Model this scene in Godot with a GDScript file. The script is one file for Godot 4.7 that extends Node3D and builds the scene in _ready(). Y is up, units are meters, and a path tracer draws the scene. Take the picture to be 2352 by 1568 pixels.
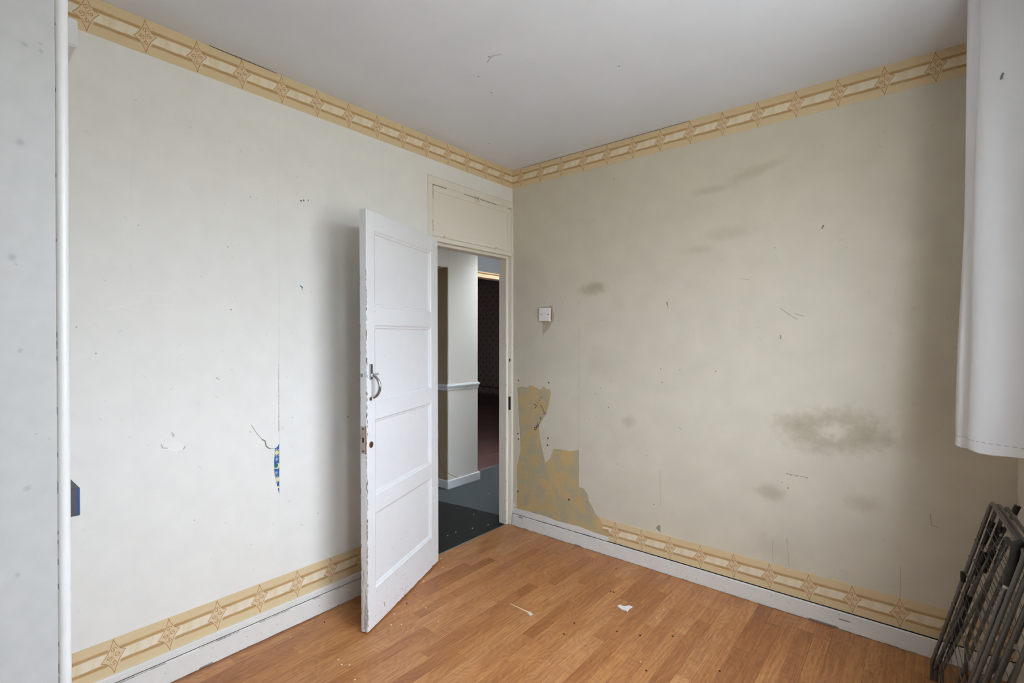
extends Node3D
# An empty bedroom corner. y up, metres. The room's far corner stands at the origin:
# wall_left lies in the plane z = 0 (x < 0), wall_right in the plane x = 0 (z > 0).

const H := 2.6            # ceiling height
const ZB := 2.607         # window wall
const XW := -3.4          # far side wall
const HALL := -1.2        # far side of the hallway
const PER := 0.1748       # repeat of the paper border

const LEFT := Transform3D(Vector3(1, 0, 0), Vector3(0, 1, 0), Vector3(0, 0, 1), Vector3.ZERO)
const RIGHT := Transform3D(Vector3(0, 0, 1), Vector3(0, 1, 0), Vector3(-1, 0, 0), Vector3.ZERO)
const FLOOR := Transform3D(Vector3(1, 0, 0), Vector3(0, 0, -1), Vector3(0, 1, 0), Vector3.ZERO)

var rng := RandomNumberGenerator.new()
var M := {}


# ------------------------------------------------------------------ geometry
class Geo:
	var st := SurfaceTool.new()
	var uvf = null

	func _init(f = null):
		st.begin(Mesh.PRIMITIVE_TRIANGLES)
		uvf = f

	func uv(p: Vector3, n: Vector3) -> Vector2:
		if uvf != null:
			return uvf.call(p, n)
		var a := n.abs()
		if a.y >= a.x and a.y >= a.z:
			return Vector2(p.x, p.z)
		if a.x >= a.z:
			return Vector2(p.z, -p.y)
		return Vector2(p.x, -p.y)

	func vert(p: Vector3, n: Vector3, flat: Vector3):
		st.set_normal(n)
		st.set_uv(uv(p, flat))
		st.add_vertex(p)

	# corners counter-clockwise seen from outside
	func tri(a: Vector3, b: Vector3, c: Vector3):
		var n := (b - a).cross(c - a)
		if n.length_squared() < 1e-16:
			return
		n = n.normalized()
		vert(a, n, n)
		vert(c, n, n)
		vert(b, n, n)

	func tri_out(a: Vector3, b: Vector3, c: Vector3, out: Vector3):
		if (b - a).cross(c - a).dot(out) < 0.0:
			tri(a, c, b)
		else:
			tri(a, b, c)

	func quad(a: Vector3, b: Vector3, c: Vector3, d: Vector3):
		tri(a, b, c)
		tri(a, c, d)

	func quad_out(a: Vector3, b: Vector3, c: Vector3, d: Vector3, out: Vector3):
		tri_out(a, b, c, out)
		tri_out(a, c, d, out)

	func smooth(a: Vector3, na: Vector3, b: Vector3, nb: Vector3, c: Vector3, nc: Vector3):
		var f := (b - a).cross(c - a)
		if f.length_squared() < 1e-18:
			return
		if f.dot(na + nb + nc) < 0.0:
			vert(a, na, na)
			vert(b, nb, na)
			vert(c, nc, na)
		else:
			vert(a, na, na)
			vert(c, nc, na)
			vert(b, nb, na)

	# chamfered box between two corners
	func box(lo: Vector3, hi: Vector3, bev := 0.0):
		var c := (lo + hi) * 0.5
		var h := (hi - lo).abs() * 0.5
		var b: float = minf(bev, minf(h.x, minf(h.y, h.z)) * 0.45)
		var at := func(k: int, s: Vector3) -> Vector3:
			var q := h - Vector3.ONE * b
			q[k] = h[k]
			return c + Vector3(q.x * s.x, q.y * s.y, q.z * s.z)
		for k in 3:
			var i := (k + 1) % 3
			var j := (k + 2) % 3
			for sk in [-1.0, 1.0]:
				var out := Vector3.ZERO
				out[k] = sk
				var q := []
				for e in [[-1, -1], [1, -1], [1, 1], [-1, 1]]:
					var s := Vector3.ZERO
					s[k] = sk
					s[i] = e[0]
					s[j] = e[1]
					q.append(at.call(k, s))
				quad_out(q[0], q[1], q[2], q[3], out)
			if b <= 0.0:
				continue
			for si in [-1.0, 1.0]:
				for sj in [-1.0, 1.0]:
					var s1 := Vector3.ZERO
					s1[i] = si
					s1[j] = sj
					s1[k] = -1
					var s2 := s1
					s2[k] = 1
					var out := s1 + s2
					quad_out(at.call(i, s1), at.call(j, s1), at.call(j, s2), at.call(i, s2), out)
		if b > 0.0:
			for sx in [-1.0, 1.0]:
				for sy in [-1.0, 1.0]:
					for sz in [-1.0, 1.0]:
						var s := Vector3(sx, sy, sz)
						tri_out(at.call(0, s), at.call(1, s), at.call(2, s), s)
		return self

	# polygon in the plane of t, from depth d0 to d1 along its z axis
	func prism(poly: PackedVector2Array, t: Transform3D, d0: float, d1: float):
		var area := 0.0
		for i in poly.size():
			area += poly[i].cross(poly[(i + 1) % poly.size()])
		var n: Vector3 = t.basis.z
		var idx := Geometry2D.triangulate_polygon(poly)
		for i in range(0, idx.size(), 3):
			var q := []
			for k in 3:
				q.append(poly[idx[i + k]])
			var f := []
			var g := []
			for k in 3:
				f.append(t * Vector3(q[k].x, q[k].y, d1))
				g.append(t * Vector3(q[k].x, q[k].y, d0))
			tri_out(f[0], f[1], f[2], n)
			tri_out(g[0], g[1], g[2], -n)
		for i in poly.size():
			var a := poly[i]
			var b := poly[(i + 1) % poly.size()]
			var e := (b - a)
			var o2 := Vector2(e.y, -e.x) * signf(area)
			var out: Vector3 = t.basis.x * o2.x + t.basis.y * o2.y
			quad_out(t * Vector3(a.x, a.y, d0), t * Vector3(b.x, b.y, d0), t * Vector3(b.x, b.y, d1), t * Vector3(a.x, a.y, d1), out)
		return self

	# round bar along a path
	func tube(pts: Array, r: float, sides := 8, r_end := -1.0):
		var rings := []
		var up := Vector3.UP
		var norms := []
		for i in pts.size():
			var d: Vector3
			if i == 0:
				d = pts[1] - pts[0]
			elif i == pts.size() - 1:
				d = pts[i] - pts[i - 1]
			else:
				d = (pts[i + 1] - pts[i]).normalized() + (pts[i] - pts[i - 1]).normalized()
			d = d.normalized()
			if i == 0:
				up = Vector3.UP if absf(d.y) < 0.9 else Vector3.RIGHT
			var s := d.cross(up).normalized()
			up = s.cross(d).normalized()
			var rr := r if r_end < 0.0 else lerpf(r, r_end, float(i) / (pts.size() - 1))
			var ring := []
			var nn := []
			for k in sides:
				var a := TAU * k / sides
				var o := s * cos(a) + up * sin(a)
				ring.append(pts[i] + o * rr)
				nn.append(o)
			rings.append(ring)
			norms.append(nn)
		for i in pts.size() - 1:
			for k in sides:
				var l := (k + 1) % sides
				smooth(rings[i][k], norms[i][k], rings[i][l], norms[i][l], rings[i + 1][l], norms[i + 1][l])
				smooth(rings[i][k], norms[i][k], rings[i + 1][l], norms[i + 1][l], rings[i + 1][k], norms[i + 1][k])
		for e in [0, pts.size() - 1]:
			var out: Vector3 = pts[0] - pts[1] if e == 0 else pts[e] - pts[e - 1]
			for k in sides:
				tri_out(pts[e], rings[e][k], rings[e][(k + 1) % sides], out)
		return self

	func disc(c: Vector3, n: Vector3, r: float, depth: float, sides := 12):
		return tube([c, c + n * depth], r, sides)

	func mesh() -> ArrayMesh:
		return st.commit()


# ------------------------------------------------------------------ pictures of surfaces
class Canvas:
	var img: Image
	var lo: Vector2
	var hi: Vector2
	var w: int
	var h: int
	var grain := FastNoiseLite.new()

	func _init(a: Vector2, b: Vector2, wide: int, high: int):
		lo = a
		hi = b
		w = wide
		h = high
		grain.seed = 7
		grain.frequency = 0.05

	# base colour with mottling from noise
	func base(c: Color, vary: float, freq: float, seed_: int, c2 := Color(-1, 0, 0), gain := 1.0):
		var q := 2
		var n := FastNoiseLite.new()
		n.seed = seed_
		n.frequency = freq * q
		n.fractal_octaves = 5
		var src := n.get_image(w / q, h / q, false, false, false)
		img = Image.create(w / q, h / q, false, Image.FORMAT_RGB8)
		var other := c2 if c2.r >= 0.0 else Color(c.r * (1.0 - vary), c.g * (1.0 - vary), c.b * (1.0 - vary))
		for y in h / q:
			for x in w / q:
				var t := clampf((src.get_pixel(x, y).r - 0.5) * gain + 0.5, 0.0, 1.0)
				img.set_pixel(x, y, c.lerp(other, t))
		img.resize(w, h, Image.INTERPOLATE_CUBIC)
		return self

	func fill(c: Color):
		img = Image.create(w, h, false, Image.FORMAT_RGB8)
		img.fill(c)
		return self

	func px(p: Vector2) -> Vector2:
		return Vector2((p.x - lo.x) / (hi.x - lo.x) * w, (hi.y - p.y) / (hi.y - lo.y) * h)

	func mix(x: int, y: int, c: Color, a: float):
		if x >= 0 and y >= 0 and x < w and y < h and a > 0.0:
			img.set_pixel(x, y, img.get_pixel(x, y).lerp(c, clampf(a, 0.0, 1.0)))

	# a stain with a grainy rim; hole > 0 leaves the middle clean
	func stain(c: Vector2, r: Vector2, col: Color, a: float, hole := 0.0, turn := 0.0):
		var p := px(c)
		var k := Vector2(w / (hi.x - lo.x), h / (hi.y - lo.y))
		var big := int(maxf(r.x * k.x, r.y * k.y)) + 2
		for y in range(int(p.y) - big, int(p.y) + big + 1):
			for x in range(int(p.x) - big, int(p.x) + big + 1):
				var d := (Vector2(x, y) - p) / k
				d = d.rotated(turn) / r
				var g := grain.get_noise_2d(x * 0.7, y * 0.7)
				var f := grain.get_noise_2d(x * 5.0 + 300.0, y * 5.0)
				var l := d.length() + g * 0.22
				var v := smoothstep(1.05, 0.2, l)
				if hole > 0.0:
					v *= smoothstep(hole * 0.2, hole * 2.0, d.length() + g * 0.2)
				mix(x, y, col, v * a * (0.85 + 0.25 * f))

	func dot(c: Vector2, r: float, col: Color, a := 1.0):
		line(c, c + Vector2(0.0001, 0), r * 2.0, col, a)

	func line(a: Vector2, b: Vector2, wide: float, col: Color, alpha := 1.0):
		var p := px(a)
		var q := px(b)
		var r := wide * 0.5 * w / (hi.x - lo.x)
		var m := int(r) + 2
		for y in range(int(minf(p.y, q.y)) - m, int(maxf(p.y, q.y)) + m + 1):
			for x in range(int(minf(p.x, q.x)) - m, int(maxf(p.x, q.x)) + m + 1):
				var s := Vector2(x + 0.5, y + 0.5)
				var d := s.distance_to(Geometry2D.get_closest_point_to_segment(s, p, q))
				mix(x, y, col, clampf(r + 0.5 - d, 0.0, 1.0) * alpha)

	func path(pts: Array, wide: float, col: Color, alpha := 1.0):
		for i in pts.size() - 1:
			line(pts[i], pts[i + 1], wide, col, alpha)

	func area(pts: PackedVector2Array, col: Color, alpha := 1.0):
		var q := PackedVector2Array()
		var a := Vector2(1e9, 1e9)
		var b := Vector2(-1e9, -1e9)
		for p in pts:
			var s := px(p)
			q.append(s)
			a = a.min(s)
			b = b.max(s)
		for y in range(maxi(0, int(a.y)), mini(h, int(b.y) + 1)):
			for x in range(maxi(0, int(a.x)), mini(w, int(b.x) + 1)):
				if Geometry2D.is_point_in_polygon(Vector2(x + 0.5, y + 0.5), q):
					mix(x, y, col, alpha)

	func tex() -> ImageTexture:
		return ImageTexture.create_from_image(img)

	# texture coordinates for a wall plane: a = horizontal axis index
	func uv_on(axis: int) -> Callable:
		var l := lo
		var u := hi
		return func(p: Vector3, _n: Vector3) -> Vector2:
			return Vector2((p[axis] - l.x) / (u.x - l.x), (u.y - p.y) / (u.y - l.y))


func rgb(r: int, g: int, b: int) -> Color:
	return Color8(r, g, b)


func mat(c: Color, rough := 0.6, metal := 0.0, spec := 0.5) -> StandardMaterial3D:
	var m := StandardMaterial3D.new()
	m.albedo_color = c
	m.roughness = rough
	m.metallic = metal
	m.metallic_specular = spec
	m.cull_mode = BaseMaterial3D.CULL_DISABLED
	return m


func tmat(t: Texture2D, rough := 0.6, tint := Color.WHITE) -> StandardMaterial3D:
	var m := mat(tint, rough)
	m.albedo_texture = t
	return m


func v2(list: Array) -> Array:
	var out := []
	for p in list:
		out.append(Vector2(p[0], p[1]))
	return out


func pv2(list: Array) -> PackedVector2Array:
	return PackedVector2Array(v2(list))


# ------------------------------------------------------------------ scene tree
func part(parent: Node, called: String, g, m: Material) -> MeshInstance3D:
	var o := MeshInstance3D.new()
	o.name = called
	o.mesh = g.mesh() if g is Geo else g
	o.material_override = m
	parent.add_child(o, true)
	return o


func base_of(called: String, at := Vector3.ZERO) -> Node3D:
	var o := Node3D.new()
	o.name = called
	add_child(o)
	o.position = at
	return o


func tag(o: Node, label: String, category := "", group := "", kind := "") -> Node:
	o.set_meta("label", label)
	if category:
		o.set_meta("category", category)
	if group:
		o.set_meta("group", group)
	if kind:
		o.set_meta("kind", kind)
	return o


func struct(called: String, label: String, category := "structure") -> Node3D:
	var o := base_of(called)
	tag(o, label, category, "", "structure")
	return o


func numbered(called: String, n: int) -> String:
	return called if n == 0 else "%s_%03d" % [called, n]


# ------------------------------------------------------------------ light and lens
func view_and_light():
	var cam := Camera3D.new()
	cam.name = "camera"
	add_child(cam)
	cam.fov = 69.75
	cam.near = 0.05
	cam.far = 100.0
	cam.position = Vector3(-2.7764, 1.3743, 2.2997)
	cam.basis = Basis(Vector3.UP, -0.8782) * Basis(Vector3.RIGHT, -0.0074) * Basis(Vector3.BACK, 0.0009)
	cam.current = true

	var sky := ProceduralSkyMaterial.new()
	sky.sky_top_color = rgb(226, 237, 252)
	sky.sky_horizon_color = rgb(162, 171, 183)
	sky.sky_curve = 0.5
	sky.ground_horizon_color = rgb(126, 129, 130)
	sky.ground_bottom_color = rgb(120, 122, 122)
	sky.sky_energy_multiplier = 1.0
	sky.ground_energy_multiplier = 1.0
	var e := Environment.new()
	e.background_mode = Environment.BG_SKY
	e.sky = Sky.new()
	e.sky.sky_material = sky
	e.background_energy_multiplier = 1.0
	e.tonemap_mode = Environment.TONE_MAPPER_LINEAR
	e.tonemap_exposure = 35.0
	e.sdfgi_enabled = true
	e.ssao_enabled = true
	e.ssil_enabled = true
	var w := WorldEnvironment.new()
	w.name = "sky"
	w.environment = e
	add_child(w)


# ------------------------------------------------------------------ materials
func materials():
	M.cream = mat(rgb(228, 222, 207), 0.5)
	M.white = mat(rgb(228, 229, 229), 0.42)
	M.hall_white = mat(rgb(234, 229, 218), 0.55)
	M.plain = mat(rgb(222, 216, 200), 0.8)
	M.dark_gap = mat(rgb(34, 28, 22), 0.9)
	M.chrome = mat(rgb(196, 198, 202), 0.18, 1.0)
	M.steel = mat(rgb(168, 166, 160), 0.38, 0.9)
	M.brass = mat(rgb(140, 92, 52), 0.35, 0.85)
	M.rust = mat(rgb(92, 66, 44), 0.7, 0.2)
	M.black = mat(rgb(24, 24, 25), 0.5)
	M.tube = mat(rgb(102, 102, 102), 0.3, 0.5)
	M.wire = mat(rgb(116, 114, 108), 0.4, 0.5)
	M.plastic = mat(rgb(236, 235, 230), 0.3)
	M.cap = mat(rgb(208, 208, 204), 0.4)
	M.brick = mat(rgb(150, 112, 76), 0.9)


# ---- the paper border: one repeat of the print, a four-pointed star between two stripes
func border_tex() -> ImageTexture:
	var c := Canvas.new(Vector2(0, 0), Vector2(PER, 0.1335), 320, 244)
	var ground := rgb(221, 200, 158)
	c.fill(ground)
	var n := FastNoiseLite.new()
	n.seed = 21
	n.frequency = 0.02
	n.fractal_octaves = 4
	var mid := rgb(233, 222, 196)
	var stripe := rgb(194, 157, 107)
	for y in c.h:
		for x in c.w:
			var v := 1.0 - (y + 0.5) / c.h
			var u := (x + 0.5) / c.w
			var a := u * TAU
			var wob := n.get_noise_3d(cos(a) * 50.0, sin(a) * 50.0, v * 60.0)
			var streak := n.get_noise_3d(cos(a) * 18.0, sin(a) * 18.0, v * 1400.0)
			var col := ground.lerp(rgb(214, 189, 144), clampf(0.4 + streak * 0.9, 0.0, 1.0) * 0.5)
			if v > 0.31 and v < 0.69:
				col = mid.lerp(rgb(226, 210, 174), clampf(wob * 1.4 + 0.2, 0.0, 1.0))
			for s in [0.315, 0.685]:
				var d := absf(v - s) / 0.062
				var near := absf(u - 0.5)
				var t := smoothstep(0.95, 0.55, d + streak * 0.4) * smoothstep(0.09, 0.13, near + wob * 0.05)
				col = col.lerp(stripe.lerp(rgb(180, 138, 82), clampf(0.5 + streak, 0, 1)), t * 0.9)
			c.img.set_pixel(x, y, col)
	# the star: concave sides, sheared a little, with scrolls inside
	var o := Vector2(PER * 0.5, 0.0668)
	var tip := [Vector2(-0.001, 0.063), Vector2(0.037, 0.012), Vector2(0.002, -0.063), Vector2(-0.037, -0.012)]
	var line_c := rgb(150, 100, 56)
	var rim := PackedVector2Array()
	for k in 4:
		var a: Vector2 = tip[k]
		var b: Vector2 = tip[(k + 1) % 4]
		for i in 12:
			var t := i / 12.0
			var ctrl := (a + b) * 0.29
			rim.append(o + a * (1 - t) * (1 - t) + ctrl * 2 * t * (1 - t) + b * t * t)
	c.area(rim, rgb(220, 192, 148), 0.7)
	for i in rim.size():
		c.line(rim[i], rim[(i + 1) % rim.size()], 0.0016, line_c, 0.9)
	for k in 4:
		var dir: Vector2 = tip[k]
		var heart := o + dir * 0.36
		var pts := []
		for i in 26:
			var a := i / 25.0 * TAU * 1.15 + k * PI * 0.5
			var r := lerpf(0.0105, 0.002, i / 25.0)
			pts.append(heart + Vector2(cos(a) * r, sin(a) * r))
		c.path(pts, 0.0014, line_c, 0.85)
		c.line(o + dir * 0.05, o + dir * 0.5, 0.0013, line_c, 0.6)
	return c.tex()


func paper_textures():
	# left wall
	var c := Canvas.new(Vector2(-2.6, 0), Vector2(0, H), 1536, 1536)
	c.base(rgb(236, 234, 226), 0.03, 0.012, 3)
	var dots := [[-1.603,2.035,5],[-1.590,2.040,5],[-1.566,2.046,3],[-1.918,1.496,3],[-1.836,2.003,2],[-2.426,1.411,2],[-1.974,1.202,3],[-1.966,1.196,2],[-2.373,1.316,2],[-2.244,1.804,2],[-1.930,1.766,2],[-1.839,0.952,2],[-1.647,0.994,2],[-1.352,0.960,7],[-2.06,0.62,2],[-1.52,0.5,2]]
	for d in dots:
		c.dot(Vector2(d[0], d[1]), d[2] * 0.0008, rgb(84, 66, 44), 0.85 if d[2] != 7 else 0.25)
	c.line(Vector2(-1.608, 1.624), Vector2(-1.596, 1.617), 0.005, rgb(58, 92, 120), 0.9)
	c.line(Vector2(-1.60, 1.612), Vector2(-1.597, 1.606), 0.003, rgb(58, 92, 120), 0.8)
	for s in [[-2.344,1.475,-2.229,1.517],[-2.208,1.501,-2.132,1.505],[-2.158,1.538,-2.090,1.614],[-2.335,1.487,-2.320,1.470],[-2.30,1.49,-2.25,1.478],[-2.24,1.545,-2.16,1.55],[-1.53,1.436,-1.515,1.432]]:
		c.line(Vector2(s[0], s[1]), Vector2(s[2], s[3]), 0.004, rgb(246, 244, 238), 0.3)
	c.area(pv2([[-2.173,0.951],[-2.146,0.958],[-2.11,0.95],[-2.094,0.929],[-2.108,0.921],[-2.153,0.934]]), rgb(239, 237, 229), 0.5)
	c.path(v2([[-2.175,0.952],[-2.17,0.938],[-2.153,0.934]]), 0.003, rgb(130, 122, 106), 0.6)
	c.path(v2([[-2.094,0.932],[-2.098,0.922]]), 0.004, rgb(120, 112, 98), 0.7)
	c.path(v2([[-2.150,0.932],[-2.128,0.921],[-2.105,0.924],[-2.096,0.931]]), 0.004, rgb(246, 246, 242), 0.7)
	c.path(v2([[-2.138,0.992],[-2.133,0.984],[-2.135,0.978]]), 0.006, rgb(170, 168, 166), 0.6)
	c.path(v2([[-1.835,0.982],[-1.811,0.940],[-1.788,0.910]]), 0.0018, rgb(104, 88, 66), 0.85)
	c.path(v2([[-1.788,0.910],[-1.776,0.902],[-1.771,0.877],[-1.755,0.863]]), 0.0038, rgb(78, 64, 46), 0.9)
	c.path(v2([[-1.755,0.863],[-1.733,0.859]]), 0.0018, rgb(104, 88, 66), 0.8)
	for i in 16:
		var y := lerpf(1.25, 0.93, i / 16.0)
		c.line(Vector2(-1.7135, y), Vector2(-1.7132, y - 0.012 - 0.004 * (i % 3)), 0.0022, rgb(120, 108, 90), 0.3 + 0.05 * (i % 4) + (0.3 if i > 11 else 0.0))
	for i in 90:
		var p := Vector2(rng.randf_range(-2.5, -1.2), rng.randf_range(0.3, 2.3))
		c.line(p, p + Vector2(rng.randf_range(-0.012, 0.012), rng.randf_range(-0.012, 0.012)), 0.0018, rgb(150, 138, 116), rng.randf_range(0.1, 0.35))
	M.paper_left = tmat(c.tex(), 0.62)
	M.uv_left = c.uv_on(0)

	# right wall, with smears and knocks
	c = Canvas.new(Vector2(0, 0), Vector2(ZB, H), 1536, 1536)
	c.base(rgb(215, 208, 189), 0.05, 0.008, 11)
	var soot := rgb(156, 146, 122)
	c.stain(Vector2(1.99, 0.93), Vector2(0.27, 0.14), soot, 0.72, 0.24, 0.12)
	c.stain(Vector2(2.14, 0.92), Vector2(0.12, 0.07), soot, 0.35)
	c.stain(Vector2(1.82, 0.95), Vector2(0.13, 0.06), soot, 0.4)
	c.stain(Vector2(0.675, 1.69), Vector2(0.13, 0.05), soot, 0.6)
	c.stain(Vector2(0.70, 1.715), Vector2(0.07, 0.03), soot, 0.35)
	c.stain(Vector2(1.715, 0.585), Vector2(0.085, 0.055), soot, 0.5)
	c.stain(Vector2(2.10, 0.61), Vector2(0.09, 0.05), soot, 0.3)
	c.stain(Vector2(1.64, 2.245), Vector2(0.16, 0.04), soot, 0.3, 0.0, 0.2)
	c.stain(Vector2(1.42, 2.19), Vector2(0.14, 0.03), soot, 0.28)
	c.stain(Vector2(1.50, 1.94), Vector2(0.16, 0.05), soot, 0.22)
	c.stain(Vector2(1.36, 1.87), Vector2(0.12, 0.03), soot, 0.2)
	c.stain(Vector2(0.93, 0.86), Vector2(0.06, 0.05), soot, 0.35)
	c.stain(Vector2(0.75, 1.2), Vector2(0.16, 0.12), soot, 0.12)
	c.stain(Vector2(1.75, 0.30), Vector2(0.16, 0.10), soot, 0.14)
	for d in [[0.828,2.370,3],[1.944,1.914,4],[0.443,1.605,2],[0.575,1.610,2],[0.738,1.488,2],[1.735,1.834,2],[1.763,1.385,3],[1.763,1.374,3],[1.142,1.113,3],[1.248,1.192,2],[0.807,1.103,2],[1.135,1.192,3],[1.447,1.193,3],[1.095,0.385,3],[0.851,0.586,2],[1.047,0.671,2],[1.796,0.692,2],[1.811,0.688,2],[1.840,0.689,2],[1.881,0.687,2],[1.772,0.645,2],[1.800,0.622,3],[0.288,1.614,2],[0.131,1.261,2],[0.736,1.053,2],[0.792,0.935,3],[0.702,0.865,2],[0.653,0.846,2],[0.692,1.011,2],[1.94,1.905,3]]:
		c.dot(Vector2(d[0], d[1]), d[2] * 0.0011, rgb(92, 76, 54), 0.8)
	for s in [[1.800,1.493,1.836,1.468],[1.830,1.494,1.864,1.482],[1.761,1.525,1.800,1.493],[1.171,1.585,1.176,1.560],[1.240,0.863,1.258,0.853],[1.792,0.693,1.885,0.690],[2.343,0.616,2.348,0.570],[2.348,0.570,2.370,0.564],[1.176,1.56,1.178,1.547]]:
		c.line(Vector2(s[0], s[1]), Vector2(s[2], s[3]), 0.0028, rgb(112, 104, 84), 0.55)
	c.line(Vector2(1.171, 1.583), Vector2(1.173, 1.568), 0.006, rgb(96, 88, 68), 0.8)
	for s in [[1.795,0.368,1.807,0.229],[1.730,0.340,1.734,0.230],[2.244,0.360,2.244,0.208],[1.132,0.594,1.135,0.389],[0.572,1.449,0.573,1.05],[0.573,1.0,0.574,0.641],[1.570,1.689,1.621,1.68]]:
		c.line(Vector2(s[0], s[1]), Vector2(s[2], s[3]), 0.0024, rgb(146, 134, 108), 0.5)
	for i in 150:
		var p := Vector2(rng.randf_range(0.1, 2.5), rng.randf_range(0.25, 2.4))
		c.line(p, p + Vector2(rng.randf_range(-0.014, 0.014), rng.randf_range(-0.014, 0.014)), 0.0018, rgb(142, 128, 100), rng.randf_range(0.1, 0.4))
	M.paper_right = tmat(c.tex(), 0.62)
	M.uv_right = c.uv_on(2)

	# bare plaster under the torn paper, with pencilled marks
	c = Canvas.new(Vector2(0, 0), Vector2(0.9, 1.1), 704, 860)
	c.base(rgb(180, 169, 136), 0.0, 0.006, 31, rgb(200, 174, 124), 2.2)
	var blotch := FastNoiseLite.new()
	blotch.seed = 44
	blotch.frequency = 0.011
	blotch.fractal_octaves = 4
	for y in c.h:
		for x in c.w:
			var t := blotch.get_noise_2d(x, y)
			if t > 0.05:
				c.mix(x, y, rgb(172, 164, 142), minf((t - 0.05) * 2.2, 0.6))
			elif t < -0.16:
				c.mix(x, y, rgb(206, 170, 108), minf((-0.16 - t) * 2.4, 0.5))
	for i in 240:
		c.dot(Vector2(rng.randf_range(0.03, 0.8), rng.randf_range(0.1, 1.05)), rng.randf_range(0.0015, 0.006), [rgb(168, 160, 138), rgb(206, 178, 128), rgb(158, 146, 112)][i % 3], 0.35)
	for i in 60:
		c.dot(Vector2(rng.randf_range(0.03, 0.8), rng.randf_range(0.1, 1.05)), rng.randf_range(0.001, 0.003), rgb(140, 100, 52), 0.5)
	var ink := rgb(40, 34, 30)
	for s in [[[0.218,0.742],[0.206,0.739],[0.202,0.729],[0.210,0.720],[0.219,0.727],[0.221,0.739],[0.213,0.742]],[[0.217,0.756],[0.224,0.747],[0.221,0.741],[0.231,0.744],[0.235,0.752],[0.228,0.759]],[[0.228,0.769],[0.240,0.759],[0.239,0.753]],[[0.247,0.776],[0.249,0.773]],[[0.262,0.819],[0.255,0.807],[0.261,0.798]],[[0.282,0.843],[0.287,0.841]],[[0.301,0.849],[0.305,0.847]],[[0.201,0.906],[0.211,0.901],[0.218,0.892],[0.228,0.895]],[[0.218,0.884],[0.206,0.875]],[[0.230,0.921],[0.235,0.915]],[[0.247,0.932],[0.253,0.934]],[[0.263,0.957],[0.266,0.955]]]:
		c.path(v2(s), 0.0042, ink, 0.9)
	c.path(v2([[0.256,0.903],[0.272,0.887],[0.293,0.850]]), 0.005, rgb(62, 66, 84), 0.85)
	c.path(v2([[0.285,0.858],[0.293,0.842]]), 0.012, rgb(120, 130, 156), 0.4)
	M.plaster = tmat(c.tex(), 0.9)
	M.uv_plaster = c.uv_on(2)

	# the older blue wallpaper with suns and moons
	c = Canvas.new(Vector2(-1.75, 0.60), Vector2(-1.69, 0.90), 128, 640)
	c.base(rgb(42, 74, 150), 0.0, 0.03, 5, rgb(24, 118, 158), 1.8)
	var gold := rgb(232, 216, 160)
	for s in [[-1.722, 0.838, 0.013], [-1.718, 0.713, 0.013]]:
		var o := Vector2(s[0], s[1])
		for k in 12:
			var a := TAU * k / 12.0
			c.line(o, o + Vector2(cos(a), sin(a)) * s[2] * 1.35, 0.0028, gold, 0.9)
		c.dot(o, s[2] * 0.7, gold)
	for s in [[-1.722, 0.808], [-1.724, 0.745]]:
		for k in 4:
			var a := PI * k / 4.0
			var d := Vector2(cos(a), sin(a)) * 0.008
			c.line(Vector2(s[0], s[1]) - d, Vector2(s[0], s[1]) + d, 0.002, rgb(206, 206, 190), 0.9)
	c.dot(Vector2(-1.722, 0.776), 0.0135, gold)
	c.dot(Vector2(-1.7265, 0.779), 0.0105, rgb(20, 112, 118))
	c.dot(Vector2(-1.716, 0.675), 0.005, gold)
	M.stars = tmat(c.tex(), 0.7)
	M.uv_stars = c.uv_on(0)

	M.border = tmat(border_tex(), 0.6)

	# ceiling
	c = Canvas.new(Vector2(-3.4, 0), Vector2(0, ZB), 1024, 786)
	c.base(rgb(228, 233, 240), 0.03, 0.008, 51)
	for s in [[-1.163,0.817,-1.180,0.850],[-1.180,0.850,-1.184,0.871],[-1.184,0.871,-1.171,0.902]]:
		c.line(Vector2(s[0], s[1]), Vector2(s[2], s[3]), 0.008, rgb(176, 172, 166), 0.6)
	for s in [[-1.191,0.852],[-0.950,0.650],[-0.761,1.254],[-0.485,0.212],[-1.104,0.706]]:
		c.dot(Vector2(s[0], s[1]), 0.0035, rgb(84, 78, 76), 0.8)
	M.ceiling = tmat(c.tex(), 0.85)
	M.uv_ceiling = func(p: Vector3, _n: Vector3) -> Vector2: return Vector2((p.x + 3.4) / 3.4, (ZB - p.z) / ZB)

	# painted board beside the camera: knocks and lost paint along its bead
	c = Canvas.new(Vector2(-2.76, 0.4), Vector2(-2.60, 2.4), 176, 2048)
	c.base(rgb(176, 175, 170), 0.05, 0.02, 61)
	for s in [[58,136,4],[96,122,3],[97,139,3],[46,350,6],[28,602,5],[45,802,4],[80,988,2],[58,1105,4],[42,1558,5],[62,1553,5],[36,616,2],[110,1002,2],[35,1290,4]]:
		c.stain(Vector2(-2.692 + s[0] * 0.000552, 1.367 - (s[1] - 784) * 0.0008), Vector2(0.0013 + 0.0004 * sin(s[0]), 0.0015 + 0.0006 * cos(s[1])) * s[2], rgb(136, 138, 140), 0.6, 0.0, s[0] * 0.1)
	M.board = tmat(c.tex(), 0.5)
	M.uv_board = c.uv_on(0)
	c = Canvas.new(Vector2(-2.6225, 0.4), Vector2(-2.60, 2.4), 32, 2048)
	c.base(rgb(208, 207, 203), 0.02, 0.02, 62)
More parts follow.
